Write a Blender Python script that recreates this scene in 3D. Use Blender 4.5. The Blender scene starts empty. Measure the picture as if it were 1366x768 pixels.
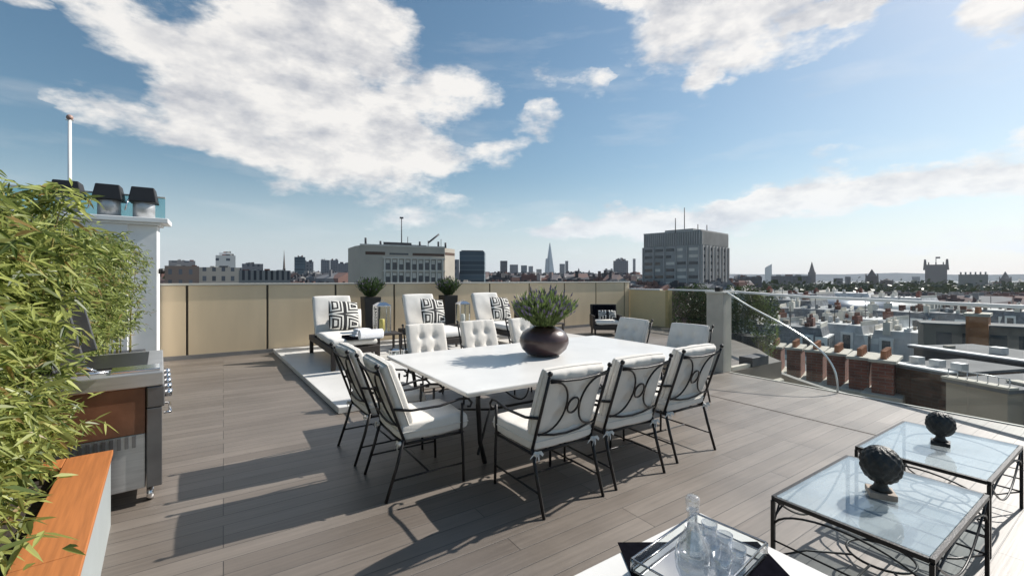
import bpy, bmesh, math, random
from mathutils import Vector, Matrix, Euler, noise
R = math.radians
random.seed(7)
S = bpy.context.scene
COL = S.collection
HC = 1.65                                   # eye height above the deck
FX, FY = 0.5519, 0.8339                     # forward direction of the view in plan
RX, RY = 0.8339, -0.5519                    # right direction of the view in plan
FOC = 582.0 / 1366.0

# ------------------------------------------------------------------ camera
cam = bpy.data.cameras.new('camera'); camo = bpy.data.objects.new('camera', cam); COL.objects.link(camo)
camo.location = (0, 0, HC); camo.rotation_euler = (R(90), 0, -math.atan2(FX, FY))
cam.sensor_width = 36; cam.lens = 36 * FOC; cam.shift_y = -12 / 1366.0
cam.clip_start = 0.05; cam.clip_end = 30000
S.camera = camo
S.view_settings.view_transform = 'Standard'; S.view_settings.look = 'None'
S.view_settings.exposure = 0.40; S.view_settings.gamma = 1

# ------------------------------------------------------------------ sun and sky
SUN_EL, SUN_AZ = 39.0, -4.0                 # azimuth counted from +X
sd = Vector((math.cos(R(SUN_EL)) * math.cos(R(SUN_AZ)), math.cos(R(SUN_EL)) * math.sin(R(SUN_AZ)), math.sin(R(SUN_EL))))
sl = bpy.data.lights.new('sun', 'SUN'); sl.energy = 5.0; sl.angle = R(0.53); sl.color = (1.0, 0.955, 0.89)
so = bpy.data.objects.new('sun', sl); COL.objects.link(so); so.location = (20, 0, 30)
so.rotation_euler = sd.to_track_quat('Z', 'Y').to_euler()

world = bpy.data.worlds.new('World'); S.world = world; world.use_nodes = True
nt = world.node_tree; nt.nodes.clear()
def N(t, **kw):
    n = nt.nodes.new(t)
    for k, v in kw.items(): setattr(n, k, v)
    return n
def L(a, b): nt.links.new(a, b)
def M_(op, a, b=None, c=None, clamp=False):
    n = N('ShaderNodeMath', operation=op, use_clamp=clamp)
    for i, v in enumerate((a, b, c)):
        if v is None: continue
        if isinstance(v, (int, float)): n.inputs[i].default_value = v
        else: L(v, n.inputs[i])
    return n.outputs[0]
sky = N('ShaderNodeTexSky', sky_type='NISHITA'); sky.sun_disc = False
sky.sun_elevation = R(SUN_EL); sky.sun_rotation = R(90 - SUN_AZ); sky.altitude = 30
sky.air_density = 1.15; sky.dust_density = .7; sky.ozone_density = 1.6
tc = N('ShaderNodeTexCoord'); sx = N('ShaderNodeSeparateXYZ'); L(tc.outputs['Generated'], sx.inputs[0])
azm = M_('SUBTRACT', math.atan2(FY, FX), M_('ARCTAN2', sx.outputs[1], sx.outputs[0]))
elv = M_('ARCSINE', sx.outputs[2])
def wnoise(scale, detail, rough, off, zs=2.2, src=None):
    mp = N('ShaderNodeMapping'); L(src or tc.outputs['Generated'], mp.inputs[0])
    mp.inputs['Scale'].default_value = (scale, scale, scale * zs); mp.inputs['Location'].default_value = off
    nz = N('ShaderNodeTexNoise'); nz.inputs['Scale'].default_value = 1; nz.inputs['Detail'].default_value = detail
    nz.inputs['Roughness'].default_value = rough; L(mp.outputs[0], nz.inputs['Vector']); return nz
wn = wnoise(5, 5, .6, (3, 1, 0)); ws = N('ShaderNodeSeparateColor'); L(wn.outputs['Color'], ws.inputs[0])
uu = M_('ADD', azm, M_('MULTIPLY', M_('SUBTRACT', ws.outputs[0], .5), .22))
vv = M_('ADD', elv, M_('MULTIPLY', M_('SUBTRACT', ws.outputs[1], .5), .13))
def cloud(x, y, rx, ry, amp=1.0):
    a = math.atan((x - 683) / 582); e = math.atan((372 - y) * math.cos(a) / 582)
    ra = rx / 582 * math.cos(a) ** 2; re = ry / 582 * math.cos(a)
    p = M_('MULTIPLY', M_('SUBTRACT', uu, a), 1 / ra); q = M_('MULTIPLY', M_('SUBTRACT', vv, e), 1 / re)
    r2 = M_('ADD', M_('MULTIPLY', p, p), M_('MULTIPLY', q, q))
    return M_('MULTIPLY', M_('SUBTRACT', 1.0, r2, clamp=True), amp)
CL = [(300, 75, 185, 85, 1.05), (225, 165, 150, 42, .95), (400, 125, 200, 95, 1.2), (450, 205, 210, 70, 1.0),
      (490, 45, 100, 50, .85), (420, 5, 130, 34, .8), (380, -70, 230, 50, .7), (580, 130, 80, 55, .75), (620, 208, 95, 26, .65), (20, 8, 80, 18, .8),
      (745, 92, 30, 22, .62), (790, 105, 34, 20, .5), (715, 165, 50, 38, .6), (560, 285, 110, 32, .55),
      (990, 25, 190, 75, 1.1), (950, 108, 34, 24, .75), (1160, 0, 140, 26, .9), (1335, 22, 90, 55, 1.0), (1000, -60, 260, 60, 1),
      (1200, 238, 250, 32, 1.05), (1340, 250, 150, 32, .95), (1080, 270, 140, 24, .8), (960, 288, 170, 30, .75), (830, 300, 170, 22, .7), (740, 310, 90, 16, .5),
      (1250, 325, 260, 16, .45), (1080, 215, 60, 22, .6), (640, 330, 200, 12, .3), (1345, 180, 60, 20, .6)]
acc = None
for c in CL:
    k = cloud(*c); acc = k if acc is None else M_('ADD', acc, k)
acc = M_('MINIMUM', acc, 1.15)
n1 = wnoise(6.5, 10, .62, (0, 5, 2)); n2 = wnoise(3.0, 8, .6, (4, 2, 7)); n3 = wnoise(14, 6, .6, (1, 2, 3))
dens = M_('ADD', M_('MULTIPLY', acc, .95), M_('MULTIPLY', M_('SUBTRACT', n1.outputs[0], .52), 2.6))
dens = M_('MULTIPLY', dens, M_('MINIMUM', M_('MULTIPLY', acc, 6.0), 1.0))
mr = N('ShaderNodeMapRange', interpolation_type='SMOOTHSTEP'); L(dens, mr.inputs[0])
mr.inputs[1].default_value = .10; mr.inputs[2].default_value = .80
thin = M_('MULTIPLY', M_('SUBTRACT', wnoise(4, 8, .6, (9, 9, 1), 5).outputs[0], .52, clamp=True), .9)   # faint high veil
al = M_('MAXIMUM', M_('MULTIPLY', mr.outputs[0], .93), thin)
shade = M_('ADD', M_('MULTIPLY', M_('SUBTRACT', n3.outputs[0], .5), .5), M_('MULTIPLY', M_('SUBTRACT', n2.outputs[0], .5), 1.3))
def rel(scale, det, off, k):          # density a little nearer the sun: how much cloud lies between this spot and the light
    o2 = tuple(off[i] + (sd[i] * .055 + (0, 0, .03)[i]) * scale * (1, 1, 2.2)[i] for i in range(3))
    a = wnoise(scale, det, .6, o2); b = wnoise(scale, det, .6, off)
    return M_('MULTIPLY', M_('SUBTRACT', a.outputs[0], b.outputs[0]), k)
shade = M_('MULTIPLY', shade, .55)
shade = M_('ADD', shade, rel(6.5, 5, (0, 5, 2), 2.4)); shade = M_('ADD', shade, rel(15, 4, (2, 5, 2), 1.1))
shade = M_('ADD', shade, M_('MULTIPLY', dens, .30))
mr2 = N('ShaderNodeMapRange'); L(shade, mr2.inputs[0]); mr2.inputs[1].default_value = -.02; mr2.inputs[2].default_value = .85
cr = N('ShaderNodeMix', data_type='RGBA'); L(mr2.outputs[0], cr.inputs[0])
CB = 15.0
cr.inputs[6].default_value = (1.0 * CB * .93, .965 * CB * .93, .92 * CB * .93, 1); cr.inputs[7].default_value = (.50 * CB, .51 * CB, .55 * CB, 1)
sat = N('ShaderNodeHueSaturation'); sat.inputs['Hue'].default_value = .488; sat.inputs['Saturation'].default_value = 1.14; sat.inputs['Value'].default_value = 1.38; L(sky.outputs[0], sat.inputs['Color'])
mx = N('ShaderNodeMix', data_type='RGBA'); L(al, mx.inputs[0]); L(sat.outputs[0], mx.inputs[6]); L(cr.outputs[2], mx.inputs[7])
hv = N('ShaderNodeMapRange', interpolation_type='SMOOTHSTEP'); L(elv, hv.inputs[0])      # pale haze low over the horizon
hv.inputs[1].default_value = -.02; hv.inputs[2].default_value = .24; hv.inputs[3].default_value = .66; hv.inputs[4].default_value = 0
mxh = N('ShaderNodeMix', data_type='RGBA'); L(hv.outputs[0], mxh.inputs[0]); L(mx.outputs[2], mxh.inputs[6]); mxh.inputs[7].default_value = (.70 * CB, .80 * CB, .90 * CB, 1)
bg = N('ShaderNodeBackground'); bg.inputs[1].default_value = 0.054; L(mxh.outputs[2], bg.inputs[0])
wo = N('ShaderNodeOutputWorld'); L(bg.outputs[0], wo.inputs[0])

# ------------------------------------------------------------------ materials
MATS = {}
def mat(name, col, rough=.6, metal=0, var=.12, vs=6, bump=.0, bs=60, spec=.5, trans=0, stretch=None, col2=None, sheen=0, coat=0):
    if name in MATS: return MATS[name]
    m = bpy.data.materials.new(name); m.use_nodes = True; t = m.node_tree; b = t.nodes['Principled BSDF']
    b.inputs['Roughness'].default_value = rough; b.inputs['Metallic'].default_value = metal
    b.inputs['Specular IOR Level'].default_value = spec; b.inputs['Sheen Weight'].default_value = sheen; b.inputs['Coat Weight'].default_value = coat
    c = t.nodes.new('ShaderNodeTexCoord'); mp = t.nodes.new('ShaderNodeMapping'); t.links.new(c.outputs['Object'], mp.inputs[0])
    if stretch: mp.inputs['Scale'].default_value = stretch
    n = t.nodes.new('ShaderNodeTexNoise'); n.inputs['Scale'].default_value = vs; n.inputs['Detail'].default_value = 5; t.links.new(mp.outputs[0], n.inputs['Vector'])
    x = t.nodes.new('ShaderNodeMix'); x.data_type = 'RGBA'
    mrr = t.nodes.new('ShaderNodeMapRange'); t.links.new(n.outputs[0], mrr.inputs[0]); mrr.inputs[1].default_value = .3; mrr.inputs[2].default_value = .7
    t.links.new(mrr.outputs[0], x.inputs[0])
    c2 = col2 or tuple(min(1, v * (1 + var)) for v in col)
    c1 = col if col2 else tuple(v * (1 - var) for v in col)
    x.inputs[6].default_value = (*c1, 1); x.inputs[7].default_value = (*c2, 1); t.links.new(x.outputs[2], b.inputs['Base Color'])
    if bump:
        n2_ = t.nodes.new('ShaderNodeTexNoise'); n2_.inputs['Scale'].default_value = bs; n2_.inputs['Detail'].default_value = 4; t.links.new(mp.outputs[0], n2_.inputs['Vector'])
        bp = t.nodes.new('ShaderNodeBump'); bp.inputs['Strength'].default_value = bump; bp.inputs['Distance'].default_value = .01
        t.links.new(n2_.outputs[0], bp.inputs['Height']); t.links.new(bp.outputs[0], b.inputs['Normal'])
    MATS[name] = m; return m
def nodes(m): return m.node_tree, m.node_tree.nodes['Principled BSDF']
iron = mat('black_iron', (.018, .016, .016), .42, .3, .3, 20, .15, 120)
fabric = mat('white_cushion', (.74, .70, .64), .9, 0, .05, 9, .35, 500, .2, sheen=.2)
fabric_b = mat('white_lounger', (.78, .75, .70), .9, 0, .04, 5, .3, 400, .2)
ribbon = mat('ribbon', (.74, .72, .68), .8, 0, .06, 30, .1, 200, .2)
wicker = mat('dark_wicker', (.03, .022, .018), .6, 0, .4, 80, .5, 160)
marble = mat('white_tabletop', (.70, .685, .655), .34, 0, .07, 2.2, .05, 40)
beige = mat('beige_panel', (.74, .585, .39), .40, 0, .06, 1.3, .03, 8, stretch=(2.2, 1, .5))
coping = mat('coping', (.52, .50, .44), .4, .1, .06, 3)
jointm = mat('joint_brown', (.06, .045, .03), .6)
plinthm = mat('plinth', (.22, .21, .20), .7, 0, .1, 4)
white = mat('white_render', (.80, .80, .79), .6, 0, .06, 2.2, .08, 30)
stone = mat('pale_stone', (.46, .43, .37), .8, 0, .12, 3, .2, 30)
steel = mat('brushed_steel', (.50, .49, .48), .38, .65, .12, 4, .04, 90, stretch=(1, 1, 12))
darksteel = mat('dark_steel', (.17, .165, .165), .36, .7, .2, 4)
chrome = mat('chrome', (.75, .75, .76), .14, 1, .03, 3)
copper = mat('copper_panel', (.20, .095, .055), .45, .35, .25, 5, .08, 40)
orange = mat('orange_capping', (.42, .150, .045), .6, 0, .16, 3.0, .12, 60, stretch=(22, 1, 1))
planterw = mat('planter_side', (.34, .37, .37), .5, 0, .05, 3)
soil = mat('soil', (.035, .026, .018), .95, 0, .4, 30, .8, 60)
potm = mat('aubergine_glaze', (.05, .024, .022), .36, 0, .35, 6, .06, 25, coat=.3)
blackpl = mat('black_planter', (.015, .014, .014), .45, 0, .2, 5)
navy = mat('navy_cloth', (.006, .007, .014), .9, spec=.15, metal=0) if 0 else mat('navy_cloth', (.007, .007, .010), .9, 0, .2, 30, .3, 300, spec=.0)
towel = mat('white_towel', (.82, .82, .84), .95, 0, .04, 30, .6, 300)
purple = mat('lilac_cushion', (.20, .17, .32), .9, 0, .12, 30, .3, 300)
candle = mat('candle_wax', (.72, .58, .16), .5)
bronze = mat('dark_bronze', (.035, .035, .033), .5, .4, .4, 18, .6, 60)
terr = mat('sculpture_base', (.30, .24, .19), .7, 0, .3, 12, .2, 50)
cowl = mat('black_cowl', (.012, .012, .014), .5)
zinc = mat('zinc_flue', (.52, .53, .54), .45, .6, .1, 4)
lead = mat('lead_roof', (.50, .50, .50), .6, 0, .25, .9)
slate = mat('slate_roof', (.24, .245, .26), .6, 0, .3, 1.2)
brickr = mat('red_brick', (.20, .075, .05), .85, 0, .25, 1.2, .2, 20)
cream = mat('cream_stucco', (.66, .62, .55), .8, 0, .12, .5)
glassw = mat('window_glass', (.05, .06, .07), .12, 0, .3, .4)
whitep = mat('white_paint', (.78, .78, .76), .6, 0, .08, 1)
concrete = mat('concrete', (.42, .41, .39), .85, 0, .14, .15, .1, 3)
darkgrey = mat('dark_cladding', (.055, .058, .065), .6, 0, .2, .6)
tan_ = mat('tan_render', (.33, .29, .24), .85, 0, .12, .5)
pinktan = mat('rust_orange', (.32, .13, .05), .8, 0, .3, 1)

def glass_mat(name, tint, diff=.0, edge=1.45, rough=.0, dcol=(.72, .80, .84)):
    m = bpy.data.materials.new(name); m.use_nodes = True; t = m.node_tree; t.nodes.clear()
    tr = t.nodes.new('ShaderNodeBsdfTransparent'); tr.inputs[0].default_value = (*tint, 1)
    gl = t.nodes.new('ShaderNodeBsdfGlossy'); gl.inputs['Roughness'].default_value = rough
    ge = t.nodes.new('ShaderNodeNewGeometry'); dt_ = t.nodes.new('ShaderNodeVectorMath'); dt_.operation = 'DOT_PRODUCT'
    t.links.new(ge.outputs['Incoming'], dt_.inputs[0]); t.links.new(ge.outputs['Normal'], dt_.inputs[1])
    def mth(op, a, b=None):
        n = t.nodes.new('ShaderNodeMath'); n.operation = op
        for i, v in enumerate((a, b)):
            if v is None: continue
            if isinstance(v, (int, float)): n.inputs[i].default_value = v
            else: t.links.new(v, n.inputs[i])
        return n.outputs[0]
    f0 = ((edge - 1) / (edge + 1)) ** 2
    fo = mth('ADD', mth('MULTIPLY', mth('POWER', mth('SUBTRACT', 1.0, mth('ABSOLUTE', dt_.outputs['Value'])), 5), 1 - f0), f0)
    mxx = t.nodes.new('ShaderNodeMixShader'); t.links.new(fo, mxx.inputs[0]); t.links.new(tr.outputs[0], mxx.inputs[1]); t.links.new(gl.outputs[0], mxx.inputs[2])
    o = t.nodes.new('ShaderNodeOutputMaterial')
    if diff:
        df = t.nodes.new('ShaderNodeBsdfDiffuse'); df.inputs[0].default_value = (*dcol, 1)
        nz = t.nodes.new('ShaderNodeTexNoise'); nz.inputs['Scale'].default_value = 3; mm = t.nodes.new('ShaderNodeMath'); mm.operation = 'MULTIPLY'
        t.links.new(nz.outputs[0], mm.inputs[0]); mm.inputs[1].default_value = diff * 2
        m2 = t.nodes.new('ShaderNodeMixShader'); t.links.new(mm.outputs[0], m2.inputs[0]); t.links.new(mxx.outputs[0], m2.inputs[1]); t.links.new(df.outputs[0], m2.inputs[2])
        t.links.new(m2.outputs[0], o.inputs[0])
    else: t.links.new(mxx.outputs[0], o.inputs[0])
    return m
glass = glass_mat('clear_glass', (.95, .965, .96), .006, 1.3)
tglass = glass_mat('table_glass', (.90, .95, .96), .22, 2.1, .03)  # pale blue diffuse share paints in the sky's reflection on the tops
cglass = glass_mat('crystal', (.975, .985, .99), .085, 2.5, .03, (.95, .96, .97))  # white diffuse share paints extra highlights into the glassware

def plank_mat():
    m = mat('deck_boards', (.20, .175, .155), .5, 0, .1, 2, spec=.9); t, b = nodes(m)
    c = [n for n in t.nodes if n.type == 'TEX_COORD'][0]
    br = t.nodes.new('ShaderNodeTexBrick'); br.offset = .37; br.offset_frequency = 3; t.links.new(c.outputs['Object'], br.inputs['Vector'])
    br.inputs['Scale'].default_value = 1; br.inputs['Brick Width'].default_value = 2.4; br.inputs['Row Height'].default_value = .146
    br.inputs['Mortar Size'].default_value = .0032; br.inputs['Mortar Smooth'].default_value = .3; br.inputs['Bias'].default_value = 0
    br.inputs['Color1'].default_value = (.138, .114, .094, 1); br.inputs['Color2'].default_value = (.196, .166, .140, 1); br.inputs['Mortar'].default_value = (.045, .038, .032, 1)
    mp = t.nodes.new('ShaderNodeMapping'); mp.inputs['Scale'].default_value = (1.2, 26, 1); t.links.new(c.outputs['Object'], mp.inputs[0])
    g = t.nodes.new('ShaderNodeTexNoise'); g.inputs['Scale'].default_value = 1.5; g.inputs['Detail'].default_value = 8; t.links.new(mp.outputs[0], g.inputs['Vector'])
    s = t.nodes.new('ShaderNodeTexNoise'); s.inputs['Scale'].default_value = .8; s.inputs['Detail'].default_value = 7; s.inputs['Roughness'].default_value = .65; t.links.new(c.outputs['Object'], s.inputs['Vector'])
    def mul(a, nz, lo, hi):
        r = t.nodes.new('ShaderNodeMapRange'); t.links.new(nz.outputs[0], r.inputs[0]); r.inputs[1].default_value = .3; r.inputs[2].default_value = .7; r.inputs[3].default_value = lo; r.inputs[4].default_value = hi
        x = t.nodes.new('ShaderNodeMix'); x.data_type = 'RGBA'; x.blend_type = 'MULTIPLY'; x.inputs[0].default_value = 1
        t.links.new(a, x.inputs[6]); t.links.new(r.outputs[0], x.inputs[7]); return x.outputs[2]
    o = mul(mul(br.outputs[0], g, .86, 1.12), s, .84, 1.14); t.links.new(o, b.inputs['Base Color'])
    rr = t.nodes.new('ShaderNodeMapRange'); t.links.new(s.outputs[0], rr.inputs[0]); rr.inputs[1].default_value = .3; rr.inputs[2].default_value = .7; rr.inputs[3].default_value = .40; rr.inputs[4].default_value = .52
    t.links.new(rr.outputs[0], b.inputs['Roughness'])
    bp = t.nodes.new('ShaderNodeBump'); bp.inputs['Strength'].default_value = .5; bp.inputs['Distance'].default_value = .004; bp.invert = True
    t.links.new(br.outputs['Fac'], bp.inputs['Height'])
    b2 = t.nodes.new('ShaderNodeBump'); b2.inputs['Strength'].default_value = .25; b2.inputs['Distance'].default_value = .003
    t.links.new(g.outputs[0], b2.inputs['Height']); t.links.new(bp.outputs[0], b2.inputs['Normal']); t.links.new(b2.outputs[0], b.inputs['Normal'])
    return m
deckm = plank_mat()

def facade_mat(name, wall, win=(.06, .07, .085), bw=3.0, rh=3.4, ms=.9):
    m = mat(name, wall, .7, 0, .08, .1); t, b = nodes(m)
    c = [n for n in t.nodes if n.type == 'TEX_COORD'][0]
    s = t.nodes.new('ShaderNodeSeparateXYZ'); t.links.new(c.outputs['Object'], s.inputs[0])
    ad = t.nodes.new('ShaderNodeMath'); ad.operation = 'ADD'; t.links.new(s.outputs[0], ad.inputs[0]); t.links.new(s.outputs[1], ad.inputs[1])
    cm = t.nodes.new('ShaderNodeCombineXYZ'); t.links.new(ad.outputs[0], cm.inputs[0]); t.links.new(s.outputs[2], cm.inputs[1])
    br = t.nodes.new('ShaderNodeTexBrick'); br.offset = 0; t.links.new(cm.outputs[0], br.inputs['Vector']); br.inputs['Scale'].default_value = 1
    br.inputs['Brick Width'].default_value = bw; br.inputs['Row Height'].default_value = rh; br.inputs['Mortar Size'].default_value = ms; br.inputs['Mortar Smooth'].default_value = .05
    br.inputs['Color1'].default_value = (*win, 1); br.inputs['Color2'].default_value = (*[v * 2.2 for v in win], 1); br.inputs['Mortar'].default_value = (*wall, 1)
    g = t.nodes.new('ShaderNodeNewGeometry'); sg = t.nodes.new('ShaderNodeSeparateXYZ'); t.links.new(g.outputs['Normal'], sg.inputs[0])
    lt = t.nodes.new('ShaderNodeMath'); lt.operation = 'LESS_THAN'; t.links.new(sg.outputs[2], lt.inputs[0]); lt.inputs[1].default_value = .5
    x = t.nodes.new('ShaderNodeMix'); x.data_type = 'RGBA'; t.links.new(lt.outputs[0], x.inputs[0]); x.inputs[6].default_value = (*[v * .6 for v in wall], 1); t.links.new(br.outputs[0], x.inputs[7])
    t.links.new(x.outputs[2], b.inputs['Base Color']); return m
fac_grey = facade_mat('facade_grey', (.22, .22, .23)); fac_cream = facade_mat('facade_cream', (.42, .39, .34), bw=2.6, rh=3.2, ms=.8)
fac_brown = facade_mat('facade_brown', (.17, .13, .11), bw=2.4, rh=3.1, ms=.8); fac_white = facade_mat('facade_white', (.62, .61, .58), bw=4, rh=3.6, ms=1.3)
fac_teal = facade_mat('facade_teal', (.10, .145, .17), (.035, .055, .07), bw=50, rh=2.6, ms=.35)
fac_dark = facade_mat('facade_dark', (.09, .085, .09), bw=5, rh=4, ms=1.3)

def key_mat():
    m = mat('black_white_key', (.7, .68, .64), .9, 0, .03, 20); t, b = nodes(m)
    c = [n for n in t.nodes if n.type == 'TEX_COORD'][0]; s = t.nodes.new('ShaderNodeSeparateXYZ'); t.links.new(c.outputs['Object'], s.inputs[0])
    def mm(op, a, b_=None):
        n = t.nodes.new('ShaderNodeMath'); n.operation = op
        for i, v in enumerate((a, b_)):
            if v is None: continue
            if isinstance(v, (int, float)): n.inputs[i].default_value = v
            else: t.links.new(v, n.inputs[i])
        return n.outputs[0]
    fx = mm('ABSOLUTE', mm('SUBTRACT', mm('FRACT', mm('MULTIPLY', s.outputs[0], 2.6)), .5))
    fz = mm('ABSOLUTE', mm('SUBTRACT', mm('FRACT', mm('MULTIPLY', s.outputs[2], 2.6)), .5))
    st = mm('GREATER_THAN', mm('FRACT', mm('MULTIPLY', mm('MAXIMUM', fx, mm('ADD', fz, mm('MULTIPLY', s.outputs[0], .4))), 6.0)), .46)
    x = t.nodes.new('ShaderNodeMix'); x.data_type = 'RGBA'; t.links.new(st, x.inputs[0]); x.inputs[6].default_value = (.70, .68, .63, 1); x.inputs[7].default_value = (.02, .02, .022, 1)
    t.links.new(x.outputs[2], b.inputs['Base Color']); return m
keym = key_mat()

def brickify(m, c1, c2, mo, wdt=.5, hgt=.16):
    t, b = nodes(m); c = [n for n in t.nodes if n.type == 'TEX_COORD'][0]; s = t.nodes.new('ShaderNodeSeparateXYZ'); t.links.new(c.outputs['Object'], s.inputs[0])
    ad = t.nodes.new('ShaderNodeMath'); ad.operation = 'ADD'; t.links.new(s.outputs[0], ad.inputs[0]); t.links.new(s.outputs[1], ad.inputs[1])
    cm = t.nodes.new('ShaderNodeCombineXYZ'); t.links.new(ad.outputs[0], cm.inputs[0]); t.links.new(s.outputs[2], cm.inputs[1])
    br = t.nodes.new('ShaderNodeTexBrick'); t.links.new(cm.outputs[0], br.inputs['Vector']); br.inputs['Scale'].default_value = 1
    br.inputs['Brick Width'].default_value = wdt; br.inputs['Row Height'].default_value = hgt; br.inputs['Mortar Size'].default_value = .012
    br.inputs['Color1'].default_value = (*c1, 1); br.inputs['Color2'].default_value = (*c2, 1); br.inputs['Mortar'].default_value = (*mo, 1)
    n = t.nodes.new('ShaderNodeTexNoise'); n.inputs['Scale'].default_value = 1.3; n.inputs['Detail'].default_value = 6; t.links.new(c.outputs['Object'], n.inputs['Vector'])
    r_ = t.nodes.new('ShaderNodeMapRange'); t.links.new(n.outputs[0], r_.inputs[0]); r_.inputs[1].default_value = .3; r_.inputs[2].default_value = .7; r_.inputs[3].default_value = .55; r_.inputs[4].default_value = 1.2
    x = t.nodes.new('ShaderNodeMix'); x.data_type = 'RGBA'; x.blend_type = 'MULTIPLY'; x.inputs[0].default_value = 1; t.links.new(br.outputs[0], x.inputs[6]); t.links.new(r_.outputs[0], x.inputs[7])
    t.links.new(x.outputs[2], b.inputs['Base Color']); return m
brickify(brickr, (.26, .085, .055), (.17, .055, .04), (.20, .17, .14))
brickify(slate, (.25, .255, .27), (.17, .18, .20), (.10, .10, .11), .6, .35)
def leaf_mat(name, c1, c2, tl=.35, rough=.5, dead=False):
    m = bpy.data.materials.new(name); m.use_nodes = True; t = m.node_tree; t.nodes.clear()
    g = t.nodes.new('ShaderNodeNewGeometry'); x = t.nodes.new('ShaderNodeValToRGB')
    t.links.new(g.outputs['Random Per Island'], x.inputs[0])
    x.color_ramp.elements[0].color = (*c1, 1); x.color_ramp.elements[1].color = (*c2, 1); x.color_ramp.elements[1].position = .93
    if dead: e9 = x.color_ramp.elements.new(.97); e9.color = (.36, .25, .10, 1)
    p = t.nodes.new('ShaderNodeBsdfPrincipled'); p.inputs['Roughness'].default_value = rough; t.links.new(x.outputs[0], p.inputs['Base Color'])
    tr = t.nodes.new('ShaderNodeBsdfTranslucent'); t.links.new(x.outputs[0], tr.inputs[0])
    mxx = t.nodes.new('ShaderNodeMixShader'); mxx.inputs[0].default_value = tl; t.links.new(p.outputs[0], mxx.inputs[1]); t.links.new(tr.outputs[0], mxx.inputs[2])
    o = t.nodes.new('ShaderNodeOutputMaterial'); t.links.new(mxx.outputs[0], o.inputs[0]); return m
bamboo_leaf = leaf_mat('bamboo_leaf', (.045, .085, .015), (.54, .58, .18), .5, .42, True)
bamboo_leaf2 = leaf_mat('bamboo_leaf_far', (.035, .07, .014), (.45, .51, .15), .45, .5, True)
hedge_leaf = leaf_mat('hedge_leaf', (.015, .03, .012), (.06, .10, .03), .25)
lav_leaf = leaf_mat('lavender_leaf', (.07, .11, .035), (.24, .32, .10), .35)
lav_dark = leaf_mat('lavender_dark', (.02, .04, .018), (.07, .12, .03), .3)
lav_fl = leaf_mat('lavender_flower', (.10, .08, .14), (.25, .21, .33), .2)
cane_m = mat('bamboo_cane', (.22, .19, .06), .5, 0, .35, 8)
treefar = leaf_mat('far_foliage', (.022, .036, .016), (.055, .08, .03), .1)

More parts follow.
